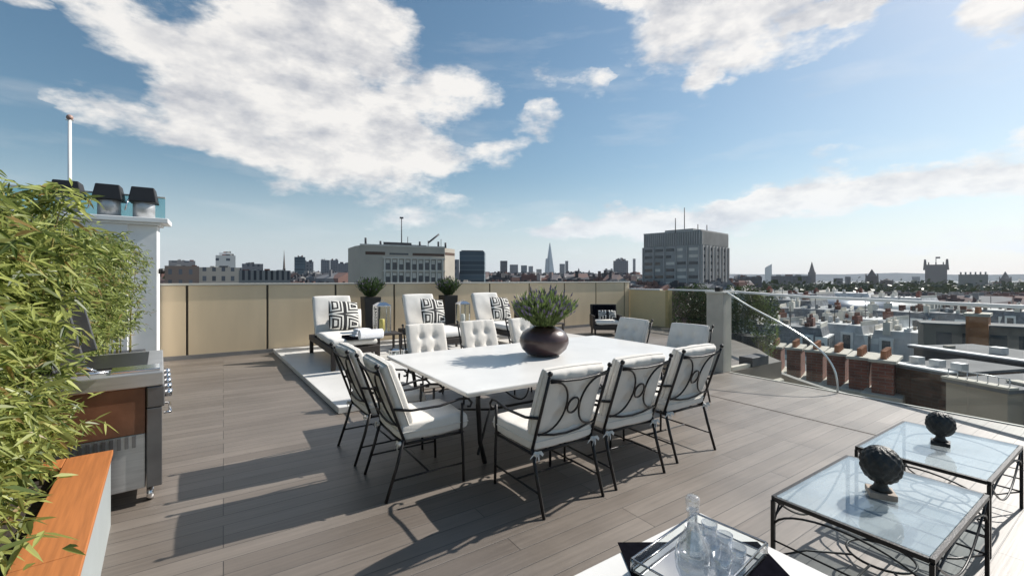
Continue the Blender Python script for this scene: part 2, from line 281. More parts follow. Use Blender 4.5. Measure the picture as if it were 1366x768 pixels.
# ------------------------------------------------------------------ geometry helpers
class MB:
    def __init__(s): s.v = []; s.f = []; s.sm = []
    def add(s, vs, fs, smooth=False, M=None):
        o = len(s.v)
        for p in vs:
            p = Vector(p); s.v.append(M @ p if M else p)
        for f in fs: s.f.append([i + o for i in f]); s.sm.append(smooth)
        return s
    def box(s, x0, x1, y0, y1, z0, z1, M=None):
        vs = [(x0, y0, z0), (x1, y0, z0), (x1, y1, z0), (x0, y1, z0), (x0, y0, z1), (x1, y0, z1), (x1, y1, z1), (x0, y1, z1)]
        return s.add(vs, [(0, 3, 2, 1), (4, 5, 6, 7), (0, 1, 5, 4), (1, 2, 6, 5), (2, 3, 7, 6), (3, 0, 4, 7)], False, M)
    def prism(s, pts, z0, z1, M=None, top=1.0):
        n = len(pts); cx = sum(p[0] for p in pts) / n; cy = sum(p[1] for p in pts) / n
        vs = [(p[0], p[1], z0) for p in pts] + [(cx + (p[0] - cx) * top, cy + (p[1] - cy) * top, z1) for p in pts]
        return s.add(vs, [tuple(range(n))[::-1], tuple(range(n, 2 * n))] + [(i, (i + 1) % n, n + (i + 1) % n, n + i) for i in range(n)], False, M)
    def tube(s, pts, r, n=8, closed=False, M=None, r2=None):
        pts = [Vector(p) for p in pts]; m = len(pts); rings = []; prev = None; vs = []
        for i, p in enumerate(pts):
            if closed: t = pts[(i + 1) % m] - pts[i - 1]
            else: t = pts[min(i + 1, m - 1)] - pts[max(i - 1, 0)]
            t.normalize()
            a = prev if prev else (Vector((0, 0, 1)) if abs(t.z) < .9 else Vector((1, 0, 0)))
            u = (a - t * a.dot(t))
            if u.length < 1e-5: u = Vector((0, 1, 0)) - t * t.y
            u.normalize(); w = t.cross(u); prev = u
            rr = r if r2 is None else r + (r2 - r) * i / max(1, m - 1)
            for k in range(n):
                an = 2 * math.pi * k / n; vs.append(p + (u * math.cos(an) + w * math.sin(an)) * rr)
        fs = []
        for i in range(m if closed else m - 1):
            a, b = i * n, ((i + 1) % m) * n
            for k in range(n): fs.append((a + k, a + (k + 1) % n, b + (k + 1) % n, b + k))
        if not closed: fs.append(tuple(range(n))[::-1]); fs.append(tuple((m - 1) * n + k for k in range(n)))
        return s.add(vs, fs, True, M)
    def lathe(s, prof, n=24, c=(0, 0, 0), M=None, wob=None):
        vs = []; fs = []
        for j, (r, z) in enumerate(prof):
            for k in range(n):
                an = 2 * math.pi * k / n; rr = r * (wob(an, z) if wob else 1)
                vs.append((c[0] + rr * math.cos(an), c[1] + rr * math.sin(an), c[2] + z))
        for j in range(len(prof) - 1):
            for k in range(n): fs.append((j * n + k, j * n + (k + 1) % n, (j + 1) * n + (k + 1) % n, (j + 1) * n + k))
        fs.append(tuple(range(n))[::-1]); fs.append(tuple((len(prof) - 1) * n + k for k in range(n)))
        return s.add(vs, fs, True, M)
    def ball(s, c, r, n=10, M=None, sz=1):
        return s.lathe([(max(.0005, r * math.sin(math.pi * j / n)), -r * sz * math.cos(math.pi * j / n)) for j in range(n + 1)], n + 2, c, M)
    def cushion(s, w, d, t, tufts=(), n=22, p=8, q=.3, M=None, td=.5, tr=.07, seed=0, creases=(), pipe=0):
        us = [math.sin(math.pi / 2 * (2 * i / n - 1)) for i in range(n + 1)]
        rnd = random.Random(seed); ox = rnd.random() * 50
        idx = {}; vs = []; fs = []
        for sgn in (1, -1):
            for i, u in enumerate(us):
                for j, v in enumerate(us):
                    edge = i in (0, n) or j in (0, n)
                    if edge and sgn < 0: idx[(-1, i, j)] = idx[(1, i, j)]; continue
                    # rounded plan, slightly pinched sides
                    k = 1 - .045 * (u * u * v * v)
                    x = u * w / 2 * k * (1 - .02 * (1 - v * v)); y = v * d / 2 * k * (1 - .02 * (1 - u * u))
                    h = 0 if edge else t / 2 * max(0, (1 - abs(u) ** p) * (1 - abs(v) ** p)) ** q
                    for (a, b) in tufts:
                        h -= t * td * .5 * math.exp(-((x - a) ** 2 + (y - b) ** 2) / tr ** 2) * (0 if edge else 1)
                    for a in creases:
                        h -= (0 if edge else 1) * t * .07 * math.exp(-((x - a) / .02) ** 2)
                    if not edge: h *= 1 + .20 * noise.noise(Vector((x * 5 + ox, y * 5, sgn * 3.3)))
                    idx[(sgn, i, j)] = len(vs); vs.append((x, y, sgn * h))
            for i in range(n):
                for j in range(n):
                    q4 = (idx[(sgn, i, j)], idx[(sgn, i + 1, j)], idx[(sgn, i + 1, j + 1)], idx[(sgn, i, j + 1)])
                    fs.append(q4 if sgn > 0 else q4[::-1])
        s.add(vs, fs, True, M)
        if pipe:
            rim = [vs[idx[(1, i, 0)]] for i in range(n)] + [vs[idx[(1, n, j)]] for j in range(n)] + [vs[idx[(1, i, n)]] for i in range(n, 0, -1)] + [vs[idx[(1, 0, j)]] for j in range(n, 0, -1)]
            s.tube([(a[0] * 1.005, a[1] * 1.005, a[2]) for a in rim], pipe, 5, closed=True, M=M)
        return s
    def build(s, name, m, parent=None, bevel=0, loc=None):
        me = bpy.data.meshes.new(name); me.from_pydata([tuple(p) for p in s.v], [], s.f); me.update()
        me.polygons.foreach_set('use_smooth', s.sm); me.materials.append(m)
        o = bpy.data.objects.new(name, me); COL.objects.link(o)
        if parent: o.parent = parent
        if loc: o.location = loc
        if bevel:
            b = o.modifiers.new('bevel', 'BEVEL'); b.width = bevel; b.segments = 2; b.limit_method = 'ANGLE'; b.angle_limit = R(50)
        return o
def tag(o, label=None, cat=None, group=None, kind=None):
    if label: o['label'] = label
    if cat: o['category'] = cat
    if group: o['group'] = group
    if kind: o['kind'] = kind
    return o
def thing(name, label, cat, loc=(0, 0, 0), rz=0, group=None):
    o = bpy.data.objects.new(name, None); COL.objects.link(o); o.location = loc; o.rotation_euler = (0, 0, rz)
    o.empty_display_size = .2; return tag(o, label, cat, group)
def copy_tree(o, parent=None):
    kids = list(o.children); c = o.copy(); COL.objects.link(c)
    if parent: c.parent = parent
    for k in kids: copy_tree(k, c)
    return c
def V2W(lat, d): return (lat * RX + d * FX, lat * RY + d * FY)
def at(px, d): return V2W((px - 683) / 582 * d, d)
def zat(py, d): return HC - (py - 372) / 582 * d
T = Matrix.Translation
def RM(a, ax): return Matrix.Rotation(R(a), 4, ax)

# ------------------------------------------------------------------ the setting: deck, void, city ground
m = MB(); Z0 = -.30
deck_pts = [(-6, -4), (7.43, -4), (7.43, 4.32), (9.35, 4.32), (9.75, 4.75), (10.5, 5.35), (11.5, 6.5), (12.4, 8.2), (12.62, 9.6), (12.62, 11.3), (-6, 11.3)]
m.prism(deck_pts, -.32, 0); d_ = m.build('deck', deckm); tag(d_, kind='structure')
m = MB(); m.box(5.75, 5.764, -4, 4.32, .0, .004); tag(m.build('deck_joint', jointm), kind='structure')
m = MB(); m.box(7.432, 7.47, -4, 4.30, -.30, .012); tag(m.build('deck_edge_trim', coping), kind='structure')
m = MB(); m.box(-6, 13, -5, 11.6, -14, -.33); m.box(7.6, 9.1, -5, 4, -.9, -.7) if 0 else None
# the building below the deck, kept inside the deck outline
m = MB(); m.prism([(-5.9, -3.9), (7.3, -3.9), (7.3, 4.2), (9.2, 4.2), (11.4, 6.5), (12.4, 9), (12.4, 11.2), (-5.9, 11.2)], -35, -.325); tag(m.build('terrace_building', stone), 'pale building carrying the roof terrace', 'building')
ground = MB(); ground.box(-9000, 9000, -9000, 9000, -36.5, -35)
gm = mat('city_ground', (.055, .06, .05), .9, 0, .35, .004); tag(ground.build('ground', gm), kind='structure')

# low platform for the loungers
m = MB(); m.prism([(1.17, 5.6), (1.72, 5.6), (1.72, 6.15), (8.3, 6.15), (8.3, 11.1), (.93, 11.1)], .004, .085)
tag(m.build('lounger_platform', marble, bevel=.008), 'low white platform under the row of loungers', 'platform')
m = MB(); m.prism([(1.185, 5.615), (1.70, 5.615), (1.70, 6.17), (8.28, 6.17), (8.28, 11.0), (.95, 11.0)], .0, .003)
# ------------------------------------------------------------------ parapet wall with beige panels
W0, WS, WY, WH = -.62, 1.443, 11.17, 1.557
pw = thing('parapet_wall', 'long beige panelled parapet wall along the back of the terrace', 'wall', (0, WY, 0))
xs = [-1.09] + [W0 + WS * k for k in range(10)]; xs = [x for x in xs if x < 12.6] + [12.65]
m = MB(); m.box(-1.09, 12.65, .03, .16, .0, WH - .03); m.build('backing', coping, pw)
for a, b in zip(xs[:-1], xs[1:]):
    MB().box(a + .022, b - .022, -.012, .028, .085, WH - .045).build('panel', beige, pw, bevel=.004)
for x in xs[1:-1]: MB().box(x - .020, x + .020, .006, .029, .085, WH - .045).build('joint', jointm, pw)
MB().box(-1.10, 12.66, -.04, .19, WH - .042, WH).build('coping', coping, pw, bevel=.006)
MB().box(-1.09, 12.6, -.03, .027, .0, .083).build('plinth', plinthm, pw)
rw = thing('return_wall', 'short lower beige wall turning from the parapet beside the hedge', 'wall', (12.65, 9.55, 0))
MB().box(0, .12, 0, 1.62, 0, 1.25).build('panel', mat('cream_panel', (.78, .62, .36), .4, 0, .05, 1.5), rw, bevel=.004)
MB().box(-.03, .15, .25, 1.62, 1.252, 1.30).build('coping', whitep, rw)
MB().box(-.04, .16, -.12, .0, 0, 1.27).build('post', mat('yellow_lit_post', (.50, .40, .20), .4, .2), rw)  # yellow light falling on the post is painted into its colour

# ------------------------------------------------------------------ outer glass balustrade (curving)
bal = [(12.6, 9.4), (12.55, 8.2), (12.2, 7.0), (11.6, 6.2), (10.6, 5.05), (9.83, 3.95), (9.47, 3.15), (9.12, 2.29), (8.85, 1.6), (8.62, 1.05), (8.2, .1), (7.9, -.9)]
gb = thing('glass_balustrade', 'curving glass balustrade with flat pale handrail at the right edge', 'balustrade', (0, 0, 0))
def smooth_line(pts, k=4):
    out = []
    P = [Vector((p[0], p[1], 0)) for p in pts]
    for i in range(len(P) - 1):
        a, b, c, d = P[max(0, i - 1)], P[i], P[i + 1], P[min(len(P) - 1, i + 2)]
        for j in range(k):
            t = j / k; out.append(.5 * ((2 * b) + (c - a) * t + (2 * a - 5 * b + 4 * c - d) * t * t + (3 * b - a - 3 * c + d) * t ** 3))
    out.append(P[-1]); return out
def ribbon_wall(mb, line, th, z0, z1):
    n = len(line); vs = []; fs = []
    for i, p in enumerate(line):
        t = (line[min(i + 1, n - 1)] - line[max(i - 1, 0)]).normalized(); nn = Vector((-t.y, t.x, 0)) * th / 2
        for q in (p - nn, p + nn): vs.append((q.x, q.y, z0)); vs.append((q.x, q.y, z1))
    for i in range(n - 1):
        a, b = i * 4, i * 4 + 4
        fs += [(a, b, b + 1, a + 1), (a + 2, a + 3, b + 3, b + 2), (a + 1, b + 1, b + 3, a + 3), (a, a + 2, b + 2, b)]
    fs += [(0, 1, 3, 2), (4 * n - 4, 4 * n - 2, 4 * n - 1, 4 * n - 3)]
    mb.add(vs, fs)
ln = smooth_line(bal)
for i in range(0, len(ln) - 4, 4):
    mb = MB(); seg = ln[i:i + 5]; seg = [seg[0] + (seg[1] - seg[0]).normalized() * .012] + seg[1:-1] + [seg[-1] + (seg[-2] - seg[-1]).normalized() * .012]
    ribbon_wall(mb, seg, .014, -.45, 1.262); mb.build('glass_panel', glass, gb)
mb = MB(); ribbon_wall(mb, ln, .10, 1.264, 1.312); mb.build('handrail', whitep, gb, bevel=.004)
mb = MB(); ribbon_wall(mb, ln, .12, -.65, -.45); mb.build('base_channel', plinthm, gb)

# pillar and the swept glass fin
pl = thing('stone_pillar', 'pale square pillar where the swept glass panel begins', 'pillar', (7.45, 4.50, 0))
MB().box(-.13, .13, -.16, .16, 0, 1.39).build('shaft', stone, pl, bevel=.006)
MB().box(-.15, .15, -.18, .18, 1.392, 1.425).build('cap', coping, pl, bevel=.004)
MB().box(-.06, .06, -.05, .05, 1.427, 1.50).build('light_fitting', iron, pl, bevel=.01)
fin = thing('curved_glass_fin', 'clear glass panel whose bright edge sweeps down to the deck', 'glass panel', (7.40, 4.32, .004))
prof0 = [(0, 1.395), (-.08, 1.352), (-.35, 1.195), (-.606, 1.068), (-.907, .922), (-1.161, .782), (-1.35, .655), (-1.51, .505), (-1.615, .33), (-1.655, .156), (-1.66, 0)]
prof = [(p.x, max(0, p.y)) for p in smooth_line(prof0, 4)]
mb = MB(); pts = [(0, 0)] + prof
vs = [(-.008, y, z) for y, z in pts] + [(.008, y, z) for y, z in pts]; n_ = len(pts)
mb.add(vs, [tuple(range(n_)), tuple(range(n_, 2 * n_))[::-1]] + [(i, i + n_, (i + 1) % n_ + n_, (i + 1) % n_) for i in range(n_)]); mb.build('pane', glass_mat('fin_glass', (.985, .99, .985), 0, 1.12), fin)
mb = MB(); mb.tube([(0, y, z + .012) for y, z in prof], .014, 6); mb.build('edge_trim', mat('bright_edge', (.78, .80, .76), .25, .5), fin)
kb = MB(); kb.box(-.30, .30, -.13, .13, 0, .17); tag(kb.build('service_box', darkgrey, bevel=.01, loc=(8.55, 4.45, .002)), 'small dark low box at the corner of the deck', 'box')
kr = MB(); kr.box(7.6, 8.22, 4.34, 4.42, .0, .07); tag(kr.build('deck_upstand', stone, bevel=.006), kind='structure')

# ------------------------------------------------------------------ white stack at left with cowled flues
ws_ = thing('white_chimney_stack', 'tall white rendered stack with cornice and black cowled flues', 'chimney', (-1.05, 10.58, 0))
MB().box(-2.6, -.42, 0, .5, 0, 2.66).build('wall', white, ws_)
MB().box(-.42, 0, .06, .5, 0, 2.66).build('pilaster', white, ws_, bevel=.006)
MB().box(-2.7, .06, -.05, .54, 2.662, 2.70).build('moulding', white, ws_, bevel=.006)
MB().box(-2.8, .18, -.10, .60, 2.702, 2.79).build('cornice', white, ws_, bevel=.01)
MB().box(-2.8, .10, .32, .335, 2.80, 3.22).build('glass_screen', glass_mat('teal_glass', (.62, .80, .82), .05), ws_)
MB().box(-2.8, .10, .30, .36, 3.222, 3.25).build('screen_rail', coping, ws_)
MB().tube([(.06, .18, 1.75), (.06, .18, 1.85)], .05, 8).build('wall_lamp', iron, ws_)
for i, x in enumerate((-.20, -.69, -1.23)):
    fl = MB(); fl.lathe([(.165, 2.792), (.165, 3.08), (.15, 3.1)], 20, (x, .15, 0)); f = fl.build('flue', zinc, ws_)
    c = MB(); c.prism([(x - .21, -.06), (x + .21, -.06), (x + .21, .36), (x - .21, .36)], 3.08, 3.36, top=.78); c.build('cowl', cowl, f, bevel=.015)
    c = MB(); c.tube([(x - .2, -.07, 3.1), (x - .24, -.08, 2.9)], .012, 6); c.build('bracket', chrome, f)
x_, y_ = at(93, 12.5)
fp = thing('flagpole', 'thin white flagpole rising above the black cowls', 'flagpole', (x_, y_, -.3))
MB().tube([(0, 0, 0), (0, 0, 6.5)], .055, 10, r2=.04).build('pole', whitep, fp)
MB().ball((0, 0, 6.57), .08).build('finial', mat('finial_red', (.35, .22, .18), .5), fp)
MB().box(-.09, .09, -.01, .01, 6.48, 6.50).build('truck', whitep, fp)

# ------------------------------------------------------------------ dining chairs
def arc(cx, cz, r, a0, a1, y, n=14, sx=1.0): return [(cx + sx * r * math.cos(R(a0 + (a1 - a0) * i / n)), y, cz + r * math.sin(R(a0 + (a1 - a0) * i / n))) for i in range(n + 1)]
def back_y(z): return -.235 - (z - .44) / .56 * .20
def make_chair(var=0):
    t = thing('dining_chair', 'x', 'chair', (0, 0, 0))
    hw = .285; r = .0115
    for sx_ in (-1, 1):
        MB().tube([(sx_ * hw, -.37, 0), (sx_ * hw, -.29, .24), (sx_ * hw, -.235, .44)], .0125, 8, r2=.0135).build('leg', iron, t)
        mb = MB(); mb.tube([(sx_ * hw, .27, 0), (sx_ * hw, .265, .25), (sx_ * hw, .25, .45), (sx_ * hw, .255, .64)], r, 8); mb.build('leg', iron, t)
        mb = MB(); mb.tube([(sx_ * hw, back_y(.68), .68), (sx_ * (hw + .02), -.18, .655), (sx_ * (hw + .025), .05, .655), (sx_ * (hw + .015), .22, .68), (sx_ * hw, .31, .67), (sx_ * hw, .345, .63), (sx_ * hw, .33, .60), (sx_ * hw, .305, .605)], .0105, 8); mb.build('armrest', iron, t)
    mb = MB()
    for sx_ in (-1, 1):
        mb.tube([(sx_ * hw, back_y(.40), .40), (sx_ * hw, back_y(.7), .70), (sx_ * hw, back_y(.99), .99)], r, 8); mb.ball((sx_ * hw, back_y(1.005), 1.01), .019, 8)
    def bk(pts): return [(x, back_y(z) + y, z) for x, y, z in pts]
    mb.tube(bk([(-hw, 0, .965), (-.15, -.012, .945), (0, -.016, .938), (.15, -.012, .945), (hw, 0, .965)]), .009, 6)
    mb.tube(bk([(-hw, 0, .555), (-.12, -.01, .52), (0, -.014, .512), (.12, -.01, .52), (hw, 0, .555)]), .009, 6)
    for sx_ in (-1, 1):
        pts = []
        for i in range(17):
            a = -90 + 180 * i / 16; pts.append((sx_ * (-.265 + .20 * math.cos(R(a)) ** .8 if abs(a) < 89 else -.265), -.006, .745 + .20 * math.sin(R(a))))
        mb.tube(bk(pts), .008, 6)
    mb.tube(bk([(.052 * math.cos(2 * math.pi * i / 16), -.008, .735 + .06 * math.sin(2 * math.pi * i / 16)) for i in range(16)]), .008, 6, closed=True)
    mb.build('back_frame', iron, t)
    mb = MB(); c4 = [(-hw, -.235, .405), (hw, -.235, .405), (hw, .262, .405), (-hw, .262, .405)]
    mb.tube(c4, .0115, 6, closed=True)
    for k in (-.14, 0, .14): mb.tube([(k, -.235, .405), (k, .262, .405)], .006, 5)
    mb.build('seat_frame', iron, t)
    mb = MB()
    for sx_ in (-1, 1): mb.tube([(sx_ * hw, -.32, .15), (sx_ * hw, .268, .15)], .008, 6)
    mb.tube([(-hw, -.03, .15), (hw, -.03, .15)], .008, 6); mb.build('stretcher', iron, t)
    mb = MB(); mb.cushion(.585, .585, .135, [(-.12, .12), (.12, .12), (-.12, -.12), (.12, -.12)], 26, 16, .2, T((0, .03, .485)), .12, .05, var, pipe=.006); mb.build('seat_cushion', fabric, t)
    Mb = T((0, back_y(.77) + .078, .775)) @ RM(-(90 - math.degrees(math.atan(.20 / .56))) + 180, 'X')
    mb = MB(); mb.cushion(.575, .53, .115, [(-.095, .07), (.095, .07), (-.095, -.12), (.095, -.12)], 34, 14, .22, Mb @ RM((var - 1) * .8, 'Z'), .5 + .05 * var, .045, 5 + var, creases=(-.095, .095), pipe=.006); mb.build('back_cushion', fabric, t)
    for sx_ in (-1, 1):
        mb = MB()
        for k, (dx, dy, dz) in enumerate(((-.09, -.03, -.05), (.07, -.06, -.02), (.02, -.05, -.12), (-.04, -.06, -.11))):
            c0 = Vector((sx_ * .275, -.25, .41)); e = c0 + Vector((dx * .62, dy * .7, dz * .38)); mid = (c0 + e) / 2 + Vector((0, -.02, .02))
            w = Vector((.004, .0, .008)); mb.add([c0 - w, c0 + w, mid + w * 1.4, mid - w * 1.4, e + w, e - w], [(0, 1, 2, 3), (3, 2, 4, 5)], True)
        mb.ball((sx_ * .275, -.262, .41), .018, 6); mb.build('ribbon_tie', ribbon, t)
    return t
protos = [make_chair(k) for k in range(3)]; used = set(); count = [0]
def chair(x, y, rz, label):
    k = count[0] % 3; count[0] += 1; c = protos[k] if k not in used else copy_tree(protos[k]); used.add(k)
    c.location = (x, y, 0); c.rotation_euler = (0, 0, R(rz)); c['label'] = label; c['group'] = 'iron dining chairs around the white table'
chair(2.12, 2.75, 0.5, 'iron chair at the near long side, closest to the camera, white ribbons trailing below')
chair(2.86, 2.76, -1.5, 'middle iron chair of the three along the near side of the white table')
chair(3.69, 2.81, -1, 'right-hand iron chair of the near side, back corner at the deck\'s open floor')
chair(1.37, 3.48, -90, 'left-end iron chair nearer the camera, seat cushion facing under the table corner')
chair(1.33, 4.28, -88, 'left-end iron chair farther away, beside the corner of the low platform')
chair(2.36, 5.42, 181, 'far-side chair with tufted white back left of the bowl, nearest the lanterns')
chair(3.20, 5.46, 178, 'far-side chair with tufted white back directly left of the purple plant')
chair(4.05, 5.44, 180, 'far-side chair with white back half hidden behind the dark bowl')
chair(5.10, 4.72, 90, 'right-end white-backed chair nearer the parapet wall corner')
chair(5.08, 3.70, 91, 'right-end white-backed chair nearer the stone pillar')

# ------------------------------------------------------------------ dining table
dt = thing('dining_table', 'large white rectangular dining table with black iron base', 'table', (3.31, 4.13, 0))
MB().box(-1.69, 1.69, -1.02, 1.02, .712, .74).build('tabletop', marble, dt, bevel=.009)
MB().box(-1.665, 1.665, -.995, .995, .690, .7115).build('edge_moulding', marble, dt, bevel=.007)
for x in (-1.45, 1.45):
    for y in (-.78, .78):
        MB().tube([(x * .93, y * .93, 0.0), (x * .97, y * .95, .2), (x, y, .55), (x, y, .689)], .022, 8).build('leg', iron, dt)
mb = MB()
mb.tube([(-1.45, -.78, .66), (1.45, -.78, .66), (1.45, .78, .66), (-1.45, .78, .66)], .014, 6, closed=True)
for x in (-1.45, 1.45): mb.tube([(x, -.78, .12), (x * .6, 0, .22), (x, .78, .12)], .012, 6)
mb.tube([(-.87, 0, .22), (.87, 0, .22)], .014, 6)
for y in (-.78, .78):
    for k in range(4): mb.tube([(-1.2 + .8 * k + .3 * math.sin(a), y, .66 - .13 * math.sin(2 * a)) for a in [math.pi * i / 10 / 2 for i in range(11)]], .008, 5)
mb.build('underframe', iron, dt)

# bowl with lavender on the table
bw = thing('planted_bowl', 'round dark aubergine bowl on the white dining table planted with lavender', 'planter', (3.20, 4.14, .7415))
pr = [(.13, 0), (.20, .02), (.265, .08), (.295, .155), (.29, .21), (.255, .275), (.20, .315), (.165, .325), (.15, .335), (.135, .33), (.13, .30)]
MB().lathe(pr, 40).build('bowl', potm, bw); MB().lathe([(.135, .30), (.05, .31), (.002, .315)], 16).build('soil', soil, bw)
def spray(name, parent, n, c, h, spread, leaf, lm, ll=.07, lw=.006, up=1.0, flowers=None, nf=0, seed=1, fl_h=.06):
    rnd = random.Random(seed); mb = MB(); fb = MB()
    for i in range(n):
        a = rnd.random() * 6.283; tilt = spread * rnd.random() ** .6; hh = h * (.55 + .5 * rnd.random()) * (1 - .25 * tilt)
        base = Vector(c) + Vector((math.cos(a), math.sin(a), 0)) * .08 * rnd.random() * (spread + .4)
        dr = Vector((math.cos(a) * tilt, math.sin(a) * tilt, 1)).normalized()
        bend = Vector((math.cos(a), math.sin(a), -.3)) * .18 * tilt * h
        P = [base + dr * hh * t + bend * t * t for t in (0, .35, .7, 1)]
        for k in range(5 + int(hh * 22)):
            t = .12 + .88 * rnd.random(); q = base + dr * hh * t + bend * t * t
            an = rnd.random() * 6.283; dv = (Vector((math.cos(an), math.sin(an), .6 + rnd.random())) * .6 + dr).normalized()
            sd_ = dv.cross(Vector((rnd.random() - .5, rnd.random() - .5, rnd.random() - .5))).normalized() * lw * (0.7 + .6 * rnd.random()); l = ll * (.6 + .7 * rnd.random())
            mb.add([q, q + dv * l * .5 + sd_, q + dv * l, q + dv * l * .5 - sd_], [(0, 1, 2, 3)])
        if flowers and i < nf:
            e = P[-1]; L_ = dr * fl_h * (.7 + .6 * rnd.random())
            w = .013; fb.add([e, e + L_ * .5 + Vector((w, 0, 0)), e + L_ * .5 + Vector((0, w, 0)), e + L_ * .5 + Vector((-w, 0, 0)), e + L_ * .5 + Vector((0, -w, 0)), e + L_],
                             [(0, 1, 2), (0, 2, 3), (0, 3, 4), (0, 4, 1), (5, 2, 1), (5, 3, 2), (5, 4, 3), (5, 1, 4)])
            mb.tube([P[2], e], .002, 3)
    o = mb.build(name, lm, parent)
    if flowers: tag(fb.build('flowers', flowers, parent), kind='stuff')
    return o
spray('foliage', bw, 700, (0, 0, .31), .47, .92, None, lav_leaf, .085, .0065, flowers=lav_fl, nf=300, seed=3, fl_h=.07)

# ------------------------------------------------------------------ sun loungers
def make_lounger():
    t = thing('sun_lounger', 'x', 'sun lounger', (0, 0, 0))
    # local: foot towards -Y, back at +Y, width .82, z from the platform
    MB().box(-.41, .41, -1.35, .98, .27, .385).build('frame', wicker, t, bevel=.012)
    for x in (-.37, .37):
        for y in (-1.28, .90): MB().box(x - .035, x + .035, y - .035, y + .035, 0, .27).build('leg', wicker, t, bevel=.006)
    MB().cushion(.78, 1.68, .13, [], 24, 14, .25, T((0, -.50, .452)), seed=2).build('mattress', fabric_b, t)
    Mb = T((0, .60, .80)) @ RM(66, 'X')
    mb = MB(); mb.cushion(.78, .88, .13, [], 24, 14, .25, Mb, seed=4); mb.build('back_cushion', fabric_b, t)
    mb = MB()
    for x in (-.36, .36): mb.tube([(x, .45, .38), (x, .80, 1.13)], .018, 6)
    for z in (.55, .8, 1.05): mb.tube([(-.36, .45 + (z - .38) * .47, z), (.36, .45 + (z - .38) * .47, z)], .012, 6)
    mb.build('backrest_frame', iron, t)
    return t
def pillow(x, y, z, rz, tilt, w=.46, m_=keym, label='', grp=None, roll=0):
    # built upright in its own axes so that the pattern runs with the cloth
    mb = MB(); mb.cushion(w, w, .17, [], 18, 3.0, .55, RM(90, 'X'), seed=int(x * 9)); o = mb.build('scatter_pillow', m_)
    o.location = (x, y, z); o.rotation_euler = Euler((R(tilt), R(roll), R(rz)))
    return tag(o, label, 'pillow', grp)
lg = make_lounger(); LX = [1.93, 3.90, 5.74]
labs = ['white sun lounger at the left end of the row, white towels on its foot',
        'middle white sun lounger standing between the two tall black planters',
        'right-hand white sun lounger behind the purple plant of the dining table']
for i, x in enumerate(LX):
    o = lg if i == 0 else copy_tree(lg); o.location = (x, 9.15 if i == 0 else 9.25, .087); o['label'] = labs[i]; o['group'] = 'sun loungers in front of the parapet wall'
pls = ['black and white key pattern pillow on the left-end lounger', 'black and white key pattern pillow on the middle lounger', 'black and white key pattern pillow on the right-hand lounger']
for i, x in enumerate(LX): pillow(x + .14, 9.41, .90, 8, -22, .62, label=pls[i], grp='patterned pillows on the loungers', roll=6)
pl2 = pillow(2.24, 9.52, .82, -12, -20, .42, fabric_b, 'small plain white pillow behind the patterned pillow of the left-end lounger')
# towels on a tray, rolled pillow
tr = thing('serving_tray', 'black tray carrying folded white towels on the left-end lounger', 'tray', (2.03, 7.98, .602))
MB().box(-.26, .26, -.18, .18, .0, .02).build('base', navy, tr, bevel=.006)
mb = MB(); mb.box(-.27, .27, -.19, -.175, .0, .045); mb.box(-.27, .27, .175, .19, .0, .045); mb.build('rim', navy, tr)
tw = thing('folded_towels', 'stack of folded white towels on the black tray', 'towels', (2.05, 7.98, .624), .2)
for k in range(3): MB().cushion(.34 - .04 * k, .24 - .02 * k, .055, [], 14, 8, .3, T((.01 * k, 0, .028 + .045 * k)), seed=k).build('towel', towel, tw)
mb = MB(); mb.tube([(-.20, 0, .09), (-.19, 0, .09), (.19, 0, .09), (.20, 0, .09)], .085, 14); o = mb.build('rolled_towel', towel, bevel=.02)
o.location = (2.12, 7.60, .61); tag(o, 'white rolled towel at the foot of the left-end lounger', 'towel')

# ------------------------------------------------------------------ tall planters
def tall_planter(x, y, label, seed):
    t = thing('tall_planter', label, 'planter', (x, y, .085), 0, 'tall black planters by the parapet wall')
    MB().prism([(-.15, -.15), (.15, -.15), (.15, .15), (-.15, .15)], 0, 1.13, top=1.30).build('box', blackpl, t, bevel=.008)
    MB().box(-.19, .19, -.19, .19, 1.132, 1.137).build('soil', soil, t)
    spray('foliage', t, 420, (0, 0, 1.10), .50, .70, None, lav_dark, .08, .008, flowers=lav_fl, nf=110, seed=seed)
tall_planter(2.95, 10.6, 'tall black planter of lavender behind the glass lantern with the yellow candle', 11)
tall_planter(4.98, 10.6, 'tall black planter of lavender right of the middle lounger', 12)

